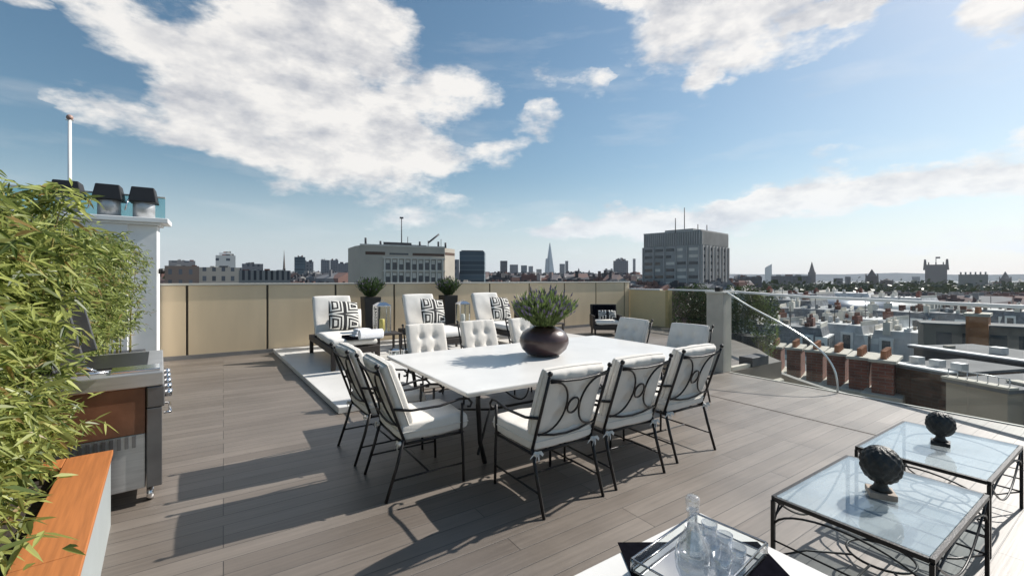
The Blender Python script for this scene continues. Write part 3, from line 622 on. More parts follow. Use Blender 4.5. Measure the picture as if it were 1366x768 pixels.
# ------------------------------------------------------------------ side tables and lanterns
def side_table(x, y, label):
    t = thing('side_table', label, 'side table', (x, y, .087), 0, 'dark side tables between the loungers')
    MB().box(-.26, .26, -.26, .26, .44, .47).build('tabletop', wicker, t, bevel=.005)
    for a in (-1, 1):
        for b in (-1, 1): MB().box(a * .22 - .02, a * .22 + .02, b * .22 - .02, b * .22 + .02, 0, .439).build('leg', wicker, t)
side_table(2.78, 8.85, 'dark side table right of the left-end lounger under the tall lantern')
side_table(4.72, 9.35, 'dark side table between the middle and the right-hand lounger')
side_table(6.85, 8.6, 'dark side table right of the right-hand lounger')
def lantern(x, y, z, h, w, label, cm, grp):
    t = thing('lantern', label, 'lantern', (x, y, z), 0, grp); q = w / 2; fr = .022 if h > .4 else .010
    MB().box(-q - .015, q + .015, -q - .015, q + .015, 0, .03).build('base', chrome, t, bevel=.004)
    mb = MB()
    for a in (-1, 1):
        for b in (-1, 1): mb.box(a * q - fr / 2, a * q + fr / 2, b * q - fr / 2, b * q + fr / 2, .031, h * .84)
    for zz in (.031, h * .84 - .02):
        for a in (-1, 1): mb.box(a * q - fr * .4, a * q + fr * .4, -q, q, zz + .001, zz + .018); mb.box(-q, q, a * q - fr * .4, a * q + fr * .4, zz + .002, zz + .017)
    mb.build('frame', chrome, t)
    mb = MB()
    for a in (-1, 1):
        mb.box(a * q - .002, a * q + .002, -q + fr / 2 + .001, q - fr / 2 - .001, .032, h * .839); mb.box(-q + fr / 2 + .001, q - fr / 2 - .001, a * q - .002, a * q + .002, .032, h * .839)
    mb.build('panes', glass, t)
    MB().prism([(-q - .02, -q - .02), (q + .02, -q - .02), (q + .02, q + .02), (-q - .02, q + .02)], h * .841, h * .94, top=.4).build('lid', chrome, t, bevel=.004)
    mb = MB(); mb.tube([(.03 * math.cos(a) * h / .6, 0, h * .95 + .03 * math.sin(a) * h / .6) for a in [2 * math.pi * i / 12 for i in range(12)]], .004, 5, closed=True); mb.build('ring', chrome, t)
    MB().lathe([(w * .2, .032), (w * .2, .032 + h * .36), (w * .17, .035 + h * .37)], 14).build('candle', cm, t)
lantern(2.68, 8.82, .560, .66, .26, 'tall glass lantern holding a yellow candle on the side table', candle, 'tall lanterns')
lantern(4.75, 9.30, .560, .60, .24, 'tall glass lantern with a white candle right of the second black planter', fabric_b, 'tall lanterns')
lantern(2.78, 8.36, .087, .22, .15, 'small lantern on the platform, left of the low pair in front of the side table', whitep, 'small low lanterns')
lantern(3.03, 8.40, .087, .20, .14, 'small lantern on the platform, right of the low pair in front of the side table', whitep, 'small low lanterns')

# ------------------------------------------------------------------ dark armchairs near the corner
def armchair(x, y, rz, label, z=.087):
    t = thing('wicker_armchair', label, 'armchair', (x, y, z), R(rz), 'dark wicker armchairs by the parapet wall')
    MB().box(-.40, .40, -.36, .36, .16, .30).build('base', wicker, t, bevel=.02)
    Mb = T((0, .34, .52)) @ RM(-12, 'X'); mb = MB(); mb.box(-.40, .40, -.03, .03, -.32, .36, Mb); mb.build('backrest', wicker, t, bevel=.02)
    for a in (-1, 1):
        MB().box(a * .40 - .03, a * .40 + .03, -.36, .34, .22, .58).build('armrest', wicker, t, bevel=.02)
        for b in (-.30, .30): MB().box(a * .36 - .025, a * .36 + .025, b - .025, b + .025, 0, .16).build('leg', wicker, t)
    MB().cushion(.72, .66, .13, [], 18, 10, .28, T((0, -.02, .368)), seed=9).build('seat_cushion', fabric_b, t)
    MB().cushion(.70, .42, .12, [], 18, 8, .3, T((0, .26, .66)) @ RM(78, 'X'), seed=8).build('back_cushion', navy if x > 8 else fabric_b, t)
armchair(9.55, 9.35, -35, 'dark wicker armchair with navy back cushion near the wall corner', 0)
armchair(7.25, 9.9, -8, 'dark wicker armchair with lilac pillow behind the purple table plant')
o = pillow(9.42, 9.16, .60, -35, -20, .44, keym, 'black and white pillow on the corner armchair'); o.scale = (1.2, 1, .62)
pillow(7.28, 9.72, .74, -8, -20, .40, purple, 'lilac pillow on the armchair behind the table plant')
pillow(7.05, 9.60, .70, 10, -22, .38, keym, 'black and white patterned pillow beside the lilac pillow')

# ------------------------------------------------------------------ glass coffee tables
def make_coffee():
    t = thing('coffee_table', 'x', 'coffee table', (0, 0, 0)); hx, hy, H = .505, .325, .45
    MB().box(-hx + .012, hx - .012, -hy + .012, hy - .012, H - .004, H + .004).build('glass_top', tglass, t)
    mb = MB()
    for a, b, c, d in ((-hx, hx, -hy - .009, -hy + .009), (-hx, hx, hy - .009, hy + .009)): mb.box(a, b, c, d, H - .02, H + .002)
    for a in (-hx, hx): mb.box(a - .009, a + .009, -hy + .010, hy - .010, H - .02, H + .002)
    mb.build('top_frame', iron, t)
    for a in (-1, 1):
        for b in (-1, 1): MB().box(a * hx - .009, a * hx + .009, b * hy - .009, b * hy + .009, 0, H - .021).build('leg', iron, t)
    mb = MB()
    for b in (-hy, hy):
        mb.tube([(hx * math.sin(a), b, .30 + .115 * math.cos(a) - .0) for a in [R(-88 + 176 * i / 20) for i in range(21)]], .006, 5)
        mb.tube([(-hx * .95 + 2 * hx * .95 * i / 20, b, .42 - .20 * math.sin(math.pi * i / 20)) for i in range(21)], .006, 5)
        for a in (-1, 1): mb.tube([(a * hx, b, .29), (a * hx * .82, b, .42)], .005, 5)
    for a in (-hx, hx):
        mb.tube([(a, hy * math.sin(k), .28 + .13 * math.cos(k)) for k in [R(-88 + 176 * i / 16) for i in range(17)]], .006, 5)
        mb.tube([(a, -hy, .21), (a, hy, .21)], .005, 5); mb.tube([(a, -hy, .12), (a, hy, .12)], .006, 5)
    mb.build('scroll_braces', iron, t)
    mb = MB()
    mb.tube([(.15 * math.cos(a), .15 * math.sin(a), .12) for a in [2 * math.pi * i / 28 for i in range(28)]], .007, 5, closed=True)
    for a in (-1, 1):
        for b in (-1, 1):
            mb.tube([(a * hx, b * hy, .12), (a * hx * .6, b * hy * .75, .125), (a * .12, b * .09, .12)], .006, 5)
    mb.tube([(-hx, 0, .12), (-.15, 0, .12)], .006, 5); mb.tube([(.15, 0, .12), (hx, 0, .12)], .006, 5)
    mb.build('stretcher_ring', iron, t)
    return t
ct = make_coffee(); ct.location = (3.04, .89, 0); ct['label'] = 'nearer glass-topped black iron coffee table, in front of the other glass table'; ct['group'] = 'glass coffee tables'
c2 = copy_tree(ct); c2.location = (4.29, .92, 0); c2['label'] = 'farther glass-topped black iron coffee table, nearest the deck edge'
def sculpture(x, y, s, label, basem, rz):
    t = thing('ball_sculpture', label, 'ornament', (x, y, .4555), rz, 'ball ornaments on the glass tables')
    MB().box(-.060 * s, .060 * s, -.060 * s, .060 * s, 0, .032 * s).build('base', basem, t, bevel=.004)
    MB().lathe([(.05 * s, .033 * s), (.035 * s, .05 * s), (.028 * s, .07 * s), (.05 * s, .095 * s)], 18).build('stem', bronze, t)
    mb = MB(); nn = 40; vs = []; fs = []
    for j in range(nn + 1):
        th = math.pi * j / nn
        for k in range(64):
            ph = 2 * math.pi * k / 64
            rr = .112 * s * (1 + .075 * (abs(math.sin(6 * ph + 5.5 * th)) + abs(math.sin(6 * ph - 5.5 * th))) * math.sin(th) - .05)
            vs.append((rr * .80 * math.sin(th) * math.cos(ph), rr * .80 * math.sin(th) * math.sin(ph), .172 * s - rr * math.cos(th) * .93))
    for j in range(nn):
        for k in range(64): fs.append((j * 64 + k, j * 64 + (k + 1) % 64, (j + 1) * 64 + (k + 1) % 64, (j + 1) * 64 + k))
    mb.add(vs, fs, True); mb.build('ball', bronze, t)
sculpture(3.03, .885, 1.0, 'larger-looking dark ridged ball ornament on a pale base, nearer glass table', terr, .5)
sculpture(4.32, .92, .86, 'dark ridged ball ornament on dark base, farther glass table', bronze, .2)

# ------------------------------------------------------------------ white low table with tray, decanter and glasses
wt = thing('white_low_table', 'white low table in the foreground under the tray', 'table', (1.53, .82, 0))
MB().box(-.52, .52, -.62, .52, .41, .449).build('tabletop', marble, wt, bevel=.006)
for a in (-.46, .46):
    for b in (-.56, .46): MB().box(a - .025, a + .025, b - .025, b + .025, 0, .409).build('leg', whitep, wt)
mt = MB(); mt.box(-.34, .30, -.26, .15, 0, .004); o = mt.build('black_placemat', navy, bevel=.0015); o.location = (1.70, 1.08, .4505); o.rotation_euler = (0, 0, R(-33)); tag(o, 'black cloth mat under the mirrored tray', 'placemat')
ty = thing('mirrored_tray', 'square clear tray with silver corners on the black mat', 'tray', (1.675, 1.09, .457), R(7))
mirror = mat('mirror', (.72, .74, .76), .06, 1, .02, 3)
MB().box(-.26, .26, -.15, .15, 0, .008).build('base', mirror, ty)
for a, b, c, d in ((-.27, .27, -.162, -.154), (-.27, .27, .154, .162), (-.272, -.264, -.153, .153), (.264, .272, -.153, .153)): MB().box(a, b, c, d, 0, .05).build('side', glass, ty)
mb = MB(); mb.tube([(-.268, -.158, .053), (.268, -.158, .053), (.268, .158, .053), (-.268, .158, .053)], .0055, 6, closed=True); mb.tube([(-.268, -.158, .006), (.268, -.158, .006), (.268, .158, .006), (-.268, .158, .006)], .0055, 6, closed=True)
for a in (-1, 1):
    for b in (-1, 1): mb.tube([(a * .268, b * .158, .006), (a * .268, b * .158, .053)], .0055, 6); mb.build('rim', chrome, ty)
dc = thing('decanter', 'tall glass decanter with round stopper on the tray', 'decanter', (1.66, 1.12, .4655))
MB().lathe([(.066, 0), (.072, .008), (.068, .04), (.050, .085), (.032, .12), (.023, .15), (.020, .195), (.027, .205), (.024, .208), (.017, .2), (.017, .15), (.044, .08), (.060, .03), (.055, .012), (.002, .011)], 28, wob=lambda a, z: 1 + .012 * math.cos(12 * a)).build('bottle', cglass, dc)
MB().lathe([(.014, .19), (.015, .209), (.026, .218), (.028, .235), (.028, .258), (.022, .266), (.002, .268)], 16, wob=lambda a, z: 1 + .03 * math.cos(8 * a)).build('stopper', cglass, dc)
def tumbler():
    t = thing('tumbler', 'clear glass tumbler crowded with others on the tray', 'glass', (0, 0, 0), 0, 'glass tumblers on the tray')
    MB().lathe([(.026, 0), (.030, .004), (.035, .070), (.0335, .070), (.027, .012), (.002, .011)], 20, wob=lambda a, z: 1 + .02 * math.cos(10 * a)).build('cup', cglass, t); return t
tb = tumbler()
for i, (x, y) in enumerate(((1.77, 1.19), (1.86, 1.17), (1.74, 1.08), (1.83, 1.08), (1.79, 1.00), (1.68, 1.00))):
    o = tb if i == 0 else copy_tree(tb); o.location = (x, y, .4655); o.rotation_euler = (0, 0, i)

# ------------------------------------------------------------------ planter with orange capping, bamboo
pb = thing('planter_box', 'long pale planter box with bright orange capping at the left', 'planter', (-.63, 3.93, 0), R(5.4))
MB().box(-.03, 0, -5.6, 0, 0, .47).build('side', planterw, pb); MB().box(-1.5, -.032, -.03, 0, 0, .47).build('end_panel', planterw, pb)
MB().box(-.21, .012, -1.40, .012, .472, .50).build('capping', orange, pb, bevel=.004); MB().box(-.21, .012, -5.6, -1.404, .472, .50).build('capping', orange, pb, bevel=.004)
MB().box(-1.5, -.212, -.16, .012, .472, .50).build('end_capping', orange, pb, bevel=.004)
MB().box(-1.5, -.032, -5.6, -.032, .02, .44).build('soil', soil, pb)
def bamboo(name, label, canes, lm, hmin, hmax, twigs, seed, ll=(.09, .15), lean=.25, lpt=7, zlo=.2, spread=.32):
    rnd = random.Random(seed); t = thing(name, label, 'bamboo', (0, 0, 0)); lf = MB(); V = lf.v; F = lf.f; SM = lf.sm
    for ci, (cx, cy, cz) in enumerate(canes):
        H = hmin + (hmax - hmin) * rnd.random(); a = rnd.random() * 6.283; le = lean * rnd.random()
        P = [Vector((cx, cy, cz)) + Vector((math.cos(a) * le * (k / 8) ** 2, math.sin(a) * le * (k / 8) ** 2, (H - cz) * k / 8)) for k in range(9)]
        cb = MB(); cb.tube(P, .010, 5, r2=.003); cb.build('cane', cane_m, t)
        for w in range(twigs):
            s = zlo + (1 - zlo) * rnd.random(); f = s * 8; i = min(7, int(f)); p = P[i].lerp(P[i + 1], f - i)
            an = rnd.random() * 6.283; dv = Vector((math.cos(an), math.sin(an), .5 * rnd.random() + .25)); le2 = spread * (.4 + .8 * rnd.random()) * (1.15 - .55 * s)
            for k in range(lpt):
                u = .25 + .75 * rnd.random(); q = p + dv * le2 * u + Vector((0, 0, -.05 * u * u * le2 / .3))
                a2 = an + rnd.uniform(-2.2, 2.2); d3 = Vector((math.cos(a2), math.sin(a2), rnd.uniform(-1.0, .7))).normalized()
                l = rnd.uniform(*ll); sd3 = d3.cross(Vector((rnd.uniform(-.9, .9), rnd.uniform(-.9, .9), .8))).normalized() * l * .10
                dn = Vector((0, 0, -.018)); o = len(V)
                V += [q, q + d3 * l * .35 + sd3, q + d3 * l * .72 + sd3 * .7 + dn * .5, q + d3 * l + dn, q + d3 * l * .72 - sd3 * .7 + dn * .5, q + d3 * l * .35 - sd3]
                F.append([o, o + 1, o + 2, o + 3]); F.append([o, o + 3, o + 4, o + 5]); SM += [False, False]
    lf.build('foliage', lm, t); return t
rnd = random.Random(5)
cn = []
for i in range(48):
    yy = -.22 - rnd.random() ** 1.1 * 3.0; xx = -.27 - rnd.random() ** 1.2 * .62
    p = Matrix.Rotation(R(5.4), 3, 'Z') @ Vector((xx, yy, 0)); cn.append((p.x - .63, p.y + 3.93, .44))
bamboo('bamboo', 'leafy bamboo growing from the orange-capped planter, nearest the camera', cn, bamboo_leaf, 1.80, 2.16, 105, 21, lean=.20, spread=.26, zlo=.08, ll=(.055, .115), lpt=9)
cn = [(-1.42 + rnd.uniform(-.30, .20), 4.0 + 5.75 * i / 69 + rnd.uniform(-.1, .1), .4) for i in range(70)]
bamboo('bamboo_screen', 'dense bamboo screen behind the barbecue reaching the white stack', cn, bamboo_leaf2, 1.95, 2.30, 64, 22, (.06, .11), .18, 8)
bp = thing('rear_planter', 'long dark planter trough behind the barbecue', 'planter', (-1.52, 3.98, 0)); MB().box(-.4, .38, 0, 6.0, 0, .42).build('trough', darkgrey, bp, bevel=.01)

# ------------------------------------------------------------------ barbecue
bb = thing('barbecue', 'large steel barbecue with copper-coloured side and raised dark lid', 'barbecue', (-.37, 4.15, 0), R(5.4))
MB().box(-.75, -.105, .02, 1.22, .12, .52).build('lower_cabinet', steel, bb, bevel=.006)
MB().box(-.745, -.105, .012, 1.215, .522, .86).build('side_panel', copper, bb, bevel=.006)
mb = MB()
for k in range(14): mb.box(-.70 + .04 * k, -.68 + .04 * k, .006, .018, .43, .51)
mb.build('vent_slots', darksteel, bb)
MB().box(-.76, 0, -.01, 1.25, .862, .965).build('firebox', steel, bb, bevel=.008)
for k in range(2): MB().box(-.10, -.01, .0 + .62 * k, .612 + .62 * k, .12, .70).build('door', darksteel, bb, bevel=.006)
MB().box(-.10, .005, 0, 1.235, .703, .858).build('control_panel', darksteel, bb, bevel=.008)
for k in range(5): MB().tube([(.006, .12 + .24 * k, .78), (.05, .12 + .24 * k, .775)], .030, 14).build('knob', chrome, bb)
for k in range(2): MB().tube([(.0, .15 + .62 * k, .62), (.04, .15 + .62 * k, .62), (.04, .48 + .62 * k, .62), (.0, .48 + .62 * k, .62)], .009, 8).build('door_handle', chrome, bb)
for a in (-.68, -.08):
    for b in (.10, 1.12):
        c = MB(); c.tube([(a - .02, b, .05), (a + .02, b, .05)], .05, 14); c.tube([(a, b, .06), (a, b, .12)], .012, 6); c.build('caster', chrome, bb)
MB().box(-.68, -.10, .30, 1.10, .966, .978).build('grill_grate', iron, bb)
Ml = T((-.60, 0, .975)) @ RM(-12, 'Y')
mb = MB(); mb.box(-.02, .0, .30, 1.12, .0, .56, Ml); mb.box(.001, .16, .30, .318, .02, .50, Ml); mb.box(.001, .16, 1.102, 1.12, .02, .50, Ml); mb.box(.001, .17, .30, 1.12, .50, .56, Ml)
lid = mb.build('lid', darksteel, bb, bevel=.012)
MB().tube([Ml @ Vector((.14, .38, .57)), Ml @ Vector((.14, .38, .62)), Ml @ Vector((.14, 1.04, .62)), Ml @ Vector((.14, 1.04, .57))], .011, 8).build('lid_handle', chrome, lid)
mb = MB(); mb.tube([(-.56, -.03, 1.0), (-.30, -.03, 1.0)], .010, 6); mb.tube([(-.50, -.03, 1.0), (-.42, -.03, 1.05), (-.36, -.03, 1.01)], .008, 6); mb.build('tool_rail', chrome, bb)
MB().box(-.30, -.02, .04, .26, .966, .985).build('side_burner_cover', chrome, bb, bevel=.004)

# ------------------------------------------------------------------ hedge beyond the balustrade
def leaf_mass(name, label, cat, boxes, lm, n, ls, seed, kind=None):
    rnd = random.Random(seed); mb = MB()
    for (c, r) in boxes:
        for i in range(n):
            while True:
                p = Vector((rnd.uniform(-1, 1), rnd.uniform(-1, 1), rnd.uniform(-1, 1)))
                if .45 < p.length < 1.08: break
            q = Vector(c) + Vector((p.x * r[0], p.y * r[1], p.z * r[2])); k = noise.noise(q * (1.4 / max(r))) 
            if k < -.22: continue
            d = Vector((rnd.uniform(-1, 1), rnd.uniform(-1, 1), rnd.uniform(-1, 1))).normalized(); e = d.cross(Vector((.3, .5, .8))).normalized()
            mb.add([q - d * ls, q + e * ls * .6, q + d * ls, q - e * ls * .6], [(0, 1, 2, 3)])
    return mb.build(name, lm)
bx = [((13.35 + .1 * math.sin(k * 2.1), 9.35 - .44 * k, .55 + .10 * math.sin(k * 1.7)), (.48, .5, .85)) for k in range(7)]
hd = thing('hedge', 'dark green clipped hedge behind the glass balustrade', 'hedge', (13.35, 7.6, -.8)); 
o = leaf_mass('foliage', '', '', bx, hedge_leaf, 2600, .034, 31); o.parent = hd; o.matrix_parent_inverse = Matrix.Translation((-13.35, -7.6, .8))
MB().box(-.35, .30, -.95, 2.0, .0, .75).build('trough', darkgrey, hd)
bx = [((13.05 + k * .25, 6.62 - .12 * k, .45 - .3 * k), (.26, .28, .80)) for k in range(2)]
h2 = thing('shrub', 'loose lighter green shrub right of the stone pillar, behind the glass', 'shrub', (13.2, 6.6, -1.6))
o = leaf_mass('foliage', '', '', bx, lav_leaf, 1100, .030, 32); o.parent = h2; o.matrix_parent_inverse = Matrix.Translation((-13.2, -6.6, 1.6))
MB().tube([(0, 0, 0), (.1, .05, 1.4)], .03, 6).build('trunk', cane_m, h2)

# ================================================================== THE CITY
ZG = -35.0
def bld(name, label, pts, ztop, mt_, cat='building', group=None, zb=ZG):
    """prism building; pts = (lateral, depth) pairs seen from the terrace"""
    cx, cy = V2W(sum(p[0] for p in pts) / len(pts), sum(p[1] for p in pts) / len(pts))
    t = thing(name, label, cat, (cx, cy, zb), 0, group)
    w = [V2W(*p) for p in pts]; w = [(a - cx, b - cy) for a, b in w]
    area = sum(w[i][0] * w[(i + 1) % len(w)][1] - w[(i + 1) % len(w)][0] * w[i][1] for i in range(len(w)))
    if area < 0: w = w[::-1]
    o = MB(); o.prism(w, 0, ztop - zb); o.build('walls', mt_, t)
    return t, cx, cy
def on(t, cx, cy, name, m_, pts, z0, z1, top=1.0, parent=None, bevel=0):
    w = [V2W(*p) for p in pts]; w = [(a - cx, b - cy) for a, b in w]
    area = sum(w[i][0] * w[(i + 1) % len(w)][1] - w[(i + 1) % len(w)][0] * w[i][1] for i in range(len(w)))
    if area < 0: w = w[::-1]
    return MB().prism(w, z0 - ZG, z1 - ZG, top=top).build(name, m_, parent or t)
def face_rect(A, B, u0, u1, out, th):
    """thin rectangle in plan on the face A->B between fractions u0,u1, proud by out"""
    d = (B[0] - A[0], B[1] - A[1]); l = math.hypot(*d); n = (d[1] / l, -d[0] / l)
    a = (A[0] + d[0] * u0, A[1] + d[1] * u0); b = (A[0] + d[0] * u1, A[1] + d[1] * u1)
    return [(a[0] + n[0] * out, a[1] + n[1] * out), (b[0] + n[0] * out, b[1] + n[1] * out), (b[0] - n[0] * th, b[1] - n[1] * th), (a[0] - n[0] * th, a[1] - n[1] * th)]

# ---- stone office block (left of centre)
P0, P1, P2 = (-52.3, 150), (-25.2, 163.6), (-22.3, 170)
stoneoff = mat('office_stone', (.48, .43, .36), .8, 0, .08, .15)
t, cx, cy = bld('office_block', 'broad pale stone office block with two rows of tall windows and a roof mast', [P0, P1, P2, (-28, 182), (-62, 165), (-55, 153)], 13.2, stoneoff)
zw = lambda py, d=156: zat(py, d)
for row, (ya, yb) in enumerate(((346, 359.5), (363.5, 377))):
    for k in range(9):
        u0 = .285 + k * .0775
        f = on(t, cx, cy, 'window', glassw, face_rect(P0, P1, u0, u0 + .052, .02, .3), zw(yb), zw(ya))
        on(t, cx, cy, 'blind', cream, face_rect(P0, P1, u0 + .004, u0 + .048, .05, .01), zw(ya + (yb - ya) * (.25 + .35 * random.random())), zw(ya) - .08, parent=f)
for k in range(10):
    u0 = .276 + k * .0775; on(t, cx, cy, 'pier', cream, face_rect(P0, P1, u0 - .012, u0 + .005, .45, .0), zw(378), zw(344.5))
for yy in (344, 361, 378.5): on(t, cx, cy, 'string_course', cream, face_rect(P0, P1, .25, 1.0, .55, 0), zw(yy + .9), zw(yy - .6))
on(t, cx, cy, 'louvre_band', mat('brown_louvre', (.10, .055, .035), .7), face_rect(P0, P1, .06, .28, .05, .1), zw(340.5), zw(336.5))
on(t, cx, cy, 'louvre_band', MATS['brown_louvre'], face_rect(P0, P1, .60, .99, .05, .1), zw(340.5), zw(337))
on(t, cx, cy, 'louvre_band', MATS['brown_louvre'], face_rect(P1, P2, .02, .98, .05, .1), zw(340.5, 166), zw(337, 166))
on(t, cx, cy, 'louvre_band', glassw, face_rect(P0, P1, .33, .55, .05, .1), zw(340), zw(337.5))
on(t, cx, cy, 'roof_plant', darkgrey, [(-46, 156), (-37, 160.6), (-37.5, 163), (-46.5, 159)], 13.2, 14.9)
on(t, cx, cy, 'roof_plant', slate, [(-37, 160.6), (-32, 163.2), (-33, 166), (-38, 163.2)], 13.2, 14.2)
on(t, cx, cy, 'parapet', cream, face_rect(P0, P1, 0, 1, .15, .3), 13.2, 13.75)
bx_, by_ = V2W(-41.0, 162); mb = MB(); mb.tube([(bx_ - cx, by_ - cy, 14 - ZG), (bx_ - cx, by_ - cy, 24.0 - ZG)], .22, 6, r2=.16)
mb.box(bx_ - cx - .6, bx_ - cx + .6, by_ - cy - .3, by_ - cy + .3, 24 - ZG, 24.6 - ZG); mb.build('mast', darkgrey, t)
for lat, d, z1 in ((-51, 152, 16), (-47, 156, 15.2), (-38, 159, 17), (-34, 161, 15.4), (-28, 166, 15.8), (-27, 166, 16.8), (-25.6, 168, 15.6)):
    a, b = V2W(lat, d); mb = MB(); mb.tube([(a - cx, b - cy, 13 - ZG), (a - cx, b - cy, z1 - ZG)], .12 if z1 > 16 else .4, 5); mb.build('antenna', darkgrey, t)
a, b = V2W(-31.5, 164); a2, b2 = V2W(-27.8, 166); mb = MB(); mb.tube([(a - cx, b - cy, 13 - ZG), (a - cx, b - cy, 16 - ZG)], .15, 5); mb.tube([(a - cx, b - cy, 15.2 - ZG), (a2 - cx, b2 - cy, 18.6 - ZG)], .35, 5); mb.build('crane_arm', darkgrey, t)

# ---- teal slab
t, cx, cy = bld('glass_office_tower', 'blue-grey glass office slab right of the stone block', [(at_ := ((613 - 683) / 582 * 240), 240), ((646 - 683) / 582 * 242, 242), ((647.5 - 683) / 582 * 262, 262), (-31, 262)], zat(335, 240), fac_teal)
on(t, cx, cy, 'roof_plant', darkgrey, [(-28, 241), (-16, 243), (-16.5, 256), (-28, 256)], zat(335, 240), zat(333.6, 240))
bld('side_slab', 'narrow lilac-grey slab squeezed between the stone and glass offices', [((606 - 683) / 582 * 235, 235), ((612.5 - 683) / 582 * 236, 236), ((612.5 - 683) / 582 * 250, 250), ((606 - 683) / 582 * 250, 250)], zat(346, 235), fac_grey)

# ---- concrete tower (right of centre)
K = 1.6; C0 = (52 * K, 120 * K); CLf = (39.9 * K, 132 * K); CRt = (65.3 * K, 132 * K); CB_ = (53.2 * K, 144 * K)
def sc(p, s): m_ = (52.6 * K, 132 * K); return (m_[0] + (p[0] - m_[0]) * s, m_[1] + (p[1] - m_[1]) * s)
tower_c = mat('tower_concrete', (.34, .335, .32), .85, 0, .16, .12)
z_top = 1.65 + 66 * 120 * K / 582; z_mid = zat(328, 124 * K)
t, cx, cy = bld('concrete_tower', 'grey concrete tower with a ribbed top storey, tallest on the right skyline', [sc(C0, 1.03), sc(CLf, 1.03), sc(CB_, 1.03), sc(CRt, 1.03)], z_mid, tower_c)
on(t, cx, cy, 'top_storey', tower_c, [C0, CLf, CB_, CRt], z_mid + .02, z_top - .5)
on(t, cx, cy, 'roof_ledge', concrete, [sc(C0, 1.01), sc(CLf, 1.01), sc(CB_, 1.01), sc(CRt, 1.01)], z_top - .48, z_top)
for k in range(26):
    u = (k + .2) / 26; on(t, cx, cy, 'fin', concrete, face_rect(CLf, C0, u, u + .014, .5, 0), z_mid + .3, z_top - .6)
    if k < 26: on(t, cx, cy, 'fin', concrete, face_rect(C0, CRt, u, u + .014, .5, 0), z_mid + .3, z_top - .6)
on(t, cx, cy, 'shadow_gap', darkgrey, [sc(C0, .985), sc(CLf, .985), sc(CB_, .985), sc(CRt, .985)], z_mid + .021, z_mid + .3)
A_, B_ = sc(CLf, 1.03), sc(C0, 1.03); B2_ = sc(CRt, 1.03)
rnd = random.Random(4)
for fl in range(6):
    zt = z_mid - 1.0 - fl * 3.1
    for k in range(5):
        on(t, cx, cy, 'window', glassw if rnd.random() < .75 else cream, face_rect(A_, B_, .04 + k * .19, .04 + k * .19 + (.15 if rnd.random() < .7 else .09), .06, .2), zt - 1.3, zt)
        if k < 4: on(t, cx, cy, 'window', glassw, face_rect(B_, B2_, .06 + k * .235, .06 + k * .235 + .10, .06, .2), zt - 1.3, zt)
for k in range(6):
    on(t, cx, cy, 'pier', concrete, face_rect(A_, B_, .005 + k * .19, .02 + k * .19, .7, 0), ZG + 1, z_mid - .1)
for k in range(9): on(t, cx, cy, 'pier', concrete, face_rect(B_, B2_, .0 + k * .118, .018 + k * .118, .7, 0), ZG + 1, z_mid - .1)
for px_, py_, d in ((901, 291, 200), (913, 277, 205), (931, 299, 205), (943, 300, 200)):
    a, b = at(px_, d); mb = MB(); mb.tube([(a - cx, b - cy, z_top - 1 - ZG), (a - cx, b - cy, zat(py_, d) - ZG)], .2, 5); mb.build('antenna', darkgrey, t)
on(t, cx, cy, 'roof_plant', tower_c, [sc(C0, .5), sc(CLf, .5), sc(CB_, .5), sc(CRt, .5)], z_top + .01, z_top + 1.6)

# ---- landmark towers on the horizon
shd = mat('spire_glass', (.20, .26, .31), .35, .2, .1, .01)
x, y = at(733.5, 2600); t = thing('glass_spire', 'very tall tapering glass spire on the far skyline', 'tower', (x, y, ZG))
MB().prism([(-26, -26), (26, -26), (26, 26), (-26, 26)], 0, zat(324, 2600) - ZG, top=.06).build('shaft', shd, t)
MB().prism([(-30, -27), (-27, -27), (-27, 20), (-30, 20)], 0, zat(345, 2600) - ZG, top=.3).build('shard_panel', shd, t)
def tower(px, w, pyt, d, label, m_, name='tower_block', cat='tower', dep=None, turrets=0, spire=0, rot=0, slant=0, cren=0):
    x, y = at(px, d); W_ = w * d / 582; D_ = dep or W_ * .8; zt = zat(pyt, d)
    t = thing(name, label, cat, (x, y, ZG), -math.atan2(FX, FY) + math.atan2((683 - px) , 582) * 1 + rot)
    body = MB(); body.prism([(-W_ / 2, -D_ / 2), (W_ / 2, -D_ / 2), (W_ / 2, D_ / 2), (-W_ / 2, D_ / 2)], 0, zt - ZG)
    if slant:
        for i in (4, 7): body.v[i].z -= slant * d / 582
    body.build('walls', m_, t)
    if turrets:
        for a in (-1, 1):
            for b in (-1, 1):
                MB().prism([(a * W_ / 2 - W_ * .09, b * D_ / 2 - W_ * .09), (a * W_ / 2 + W_ * .09, b * D_ / 2 - W_ * .09), (a * W_ / 2 + W_ * .09, b * D_ / 2 + W_ * .09), (a * W_ / 2 - W_ * .09, b * D_ / 2 + W_ * .09)], zt - ZG - 12, zt - ZG + turrets * d / 582, top=.5).build('turret', m_, t)
    if spire:
        MB().prism([(W_ * .42 * math.cos(a), W_ * .42 * math.sin(a)) for a in [math.pi / 4 + math.pi / 3 * i for i in range(6)]], zt - ZG + .1, zt - ZG + spire * d / 582, top=.04).build('spire', m_, t)
    if d < 900 and not (spire or turrets or cren) and w > 9:
        rr = random.Random(int(px))
        for k in range(4):
            a = rr.uniform(-.38, .38) * W_; q = rr.uniform(.03, .12) * W_; MB().box(a - q, a + q, -D_ * .3, -D_ * .3 + q * 1.5, zt - ZG + .01, zt - ZG + rr.uniform(.6, 2.4) * d / 582).build('roof_plant', rr.choice((darkgrey, concrete, cream, brickr)), t)
    for k in range(cren):
        a = -W_ / 2 + W_ * (k + .5) / cren; MB().box(a - W_ * .03, a + W_ * .03, -D_ / 2, -D_ / 2 + W_ * .06, zt - ZG + .05, zt - ZG + 3.2 * d / 582).build('pinnacle', m_, t)
    return t, x, y, zt
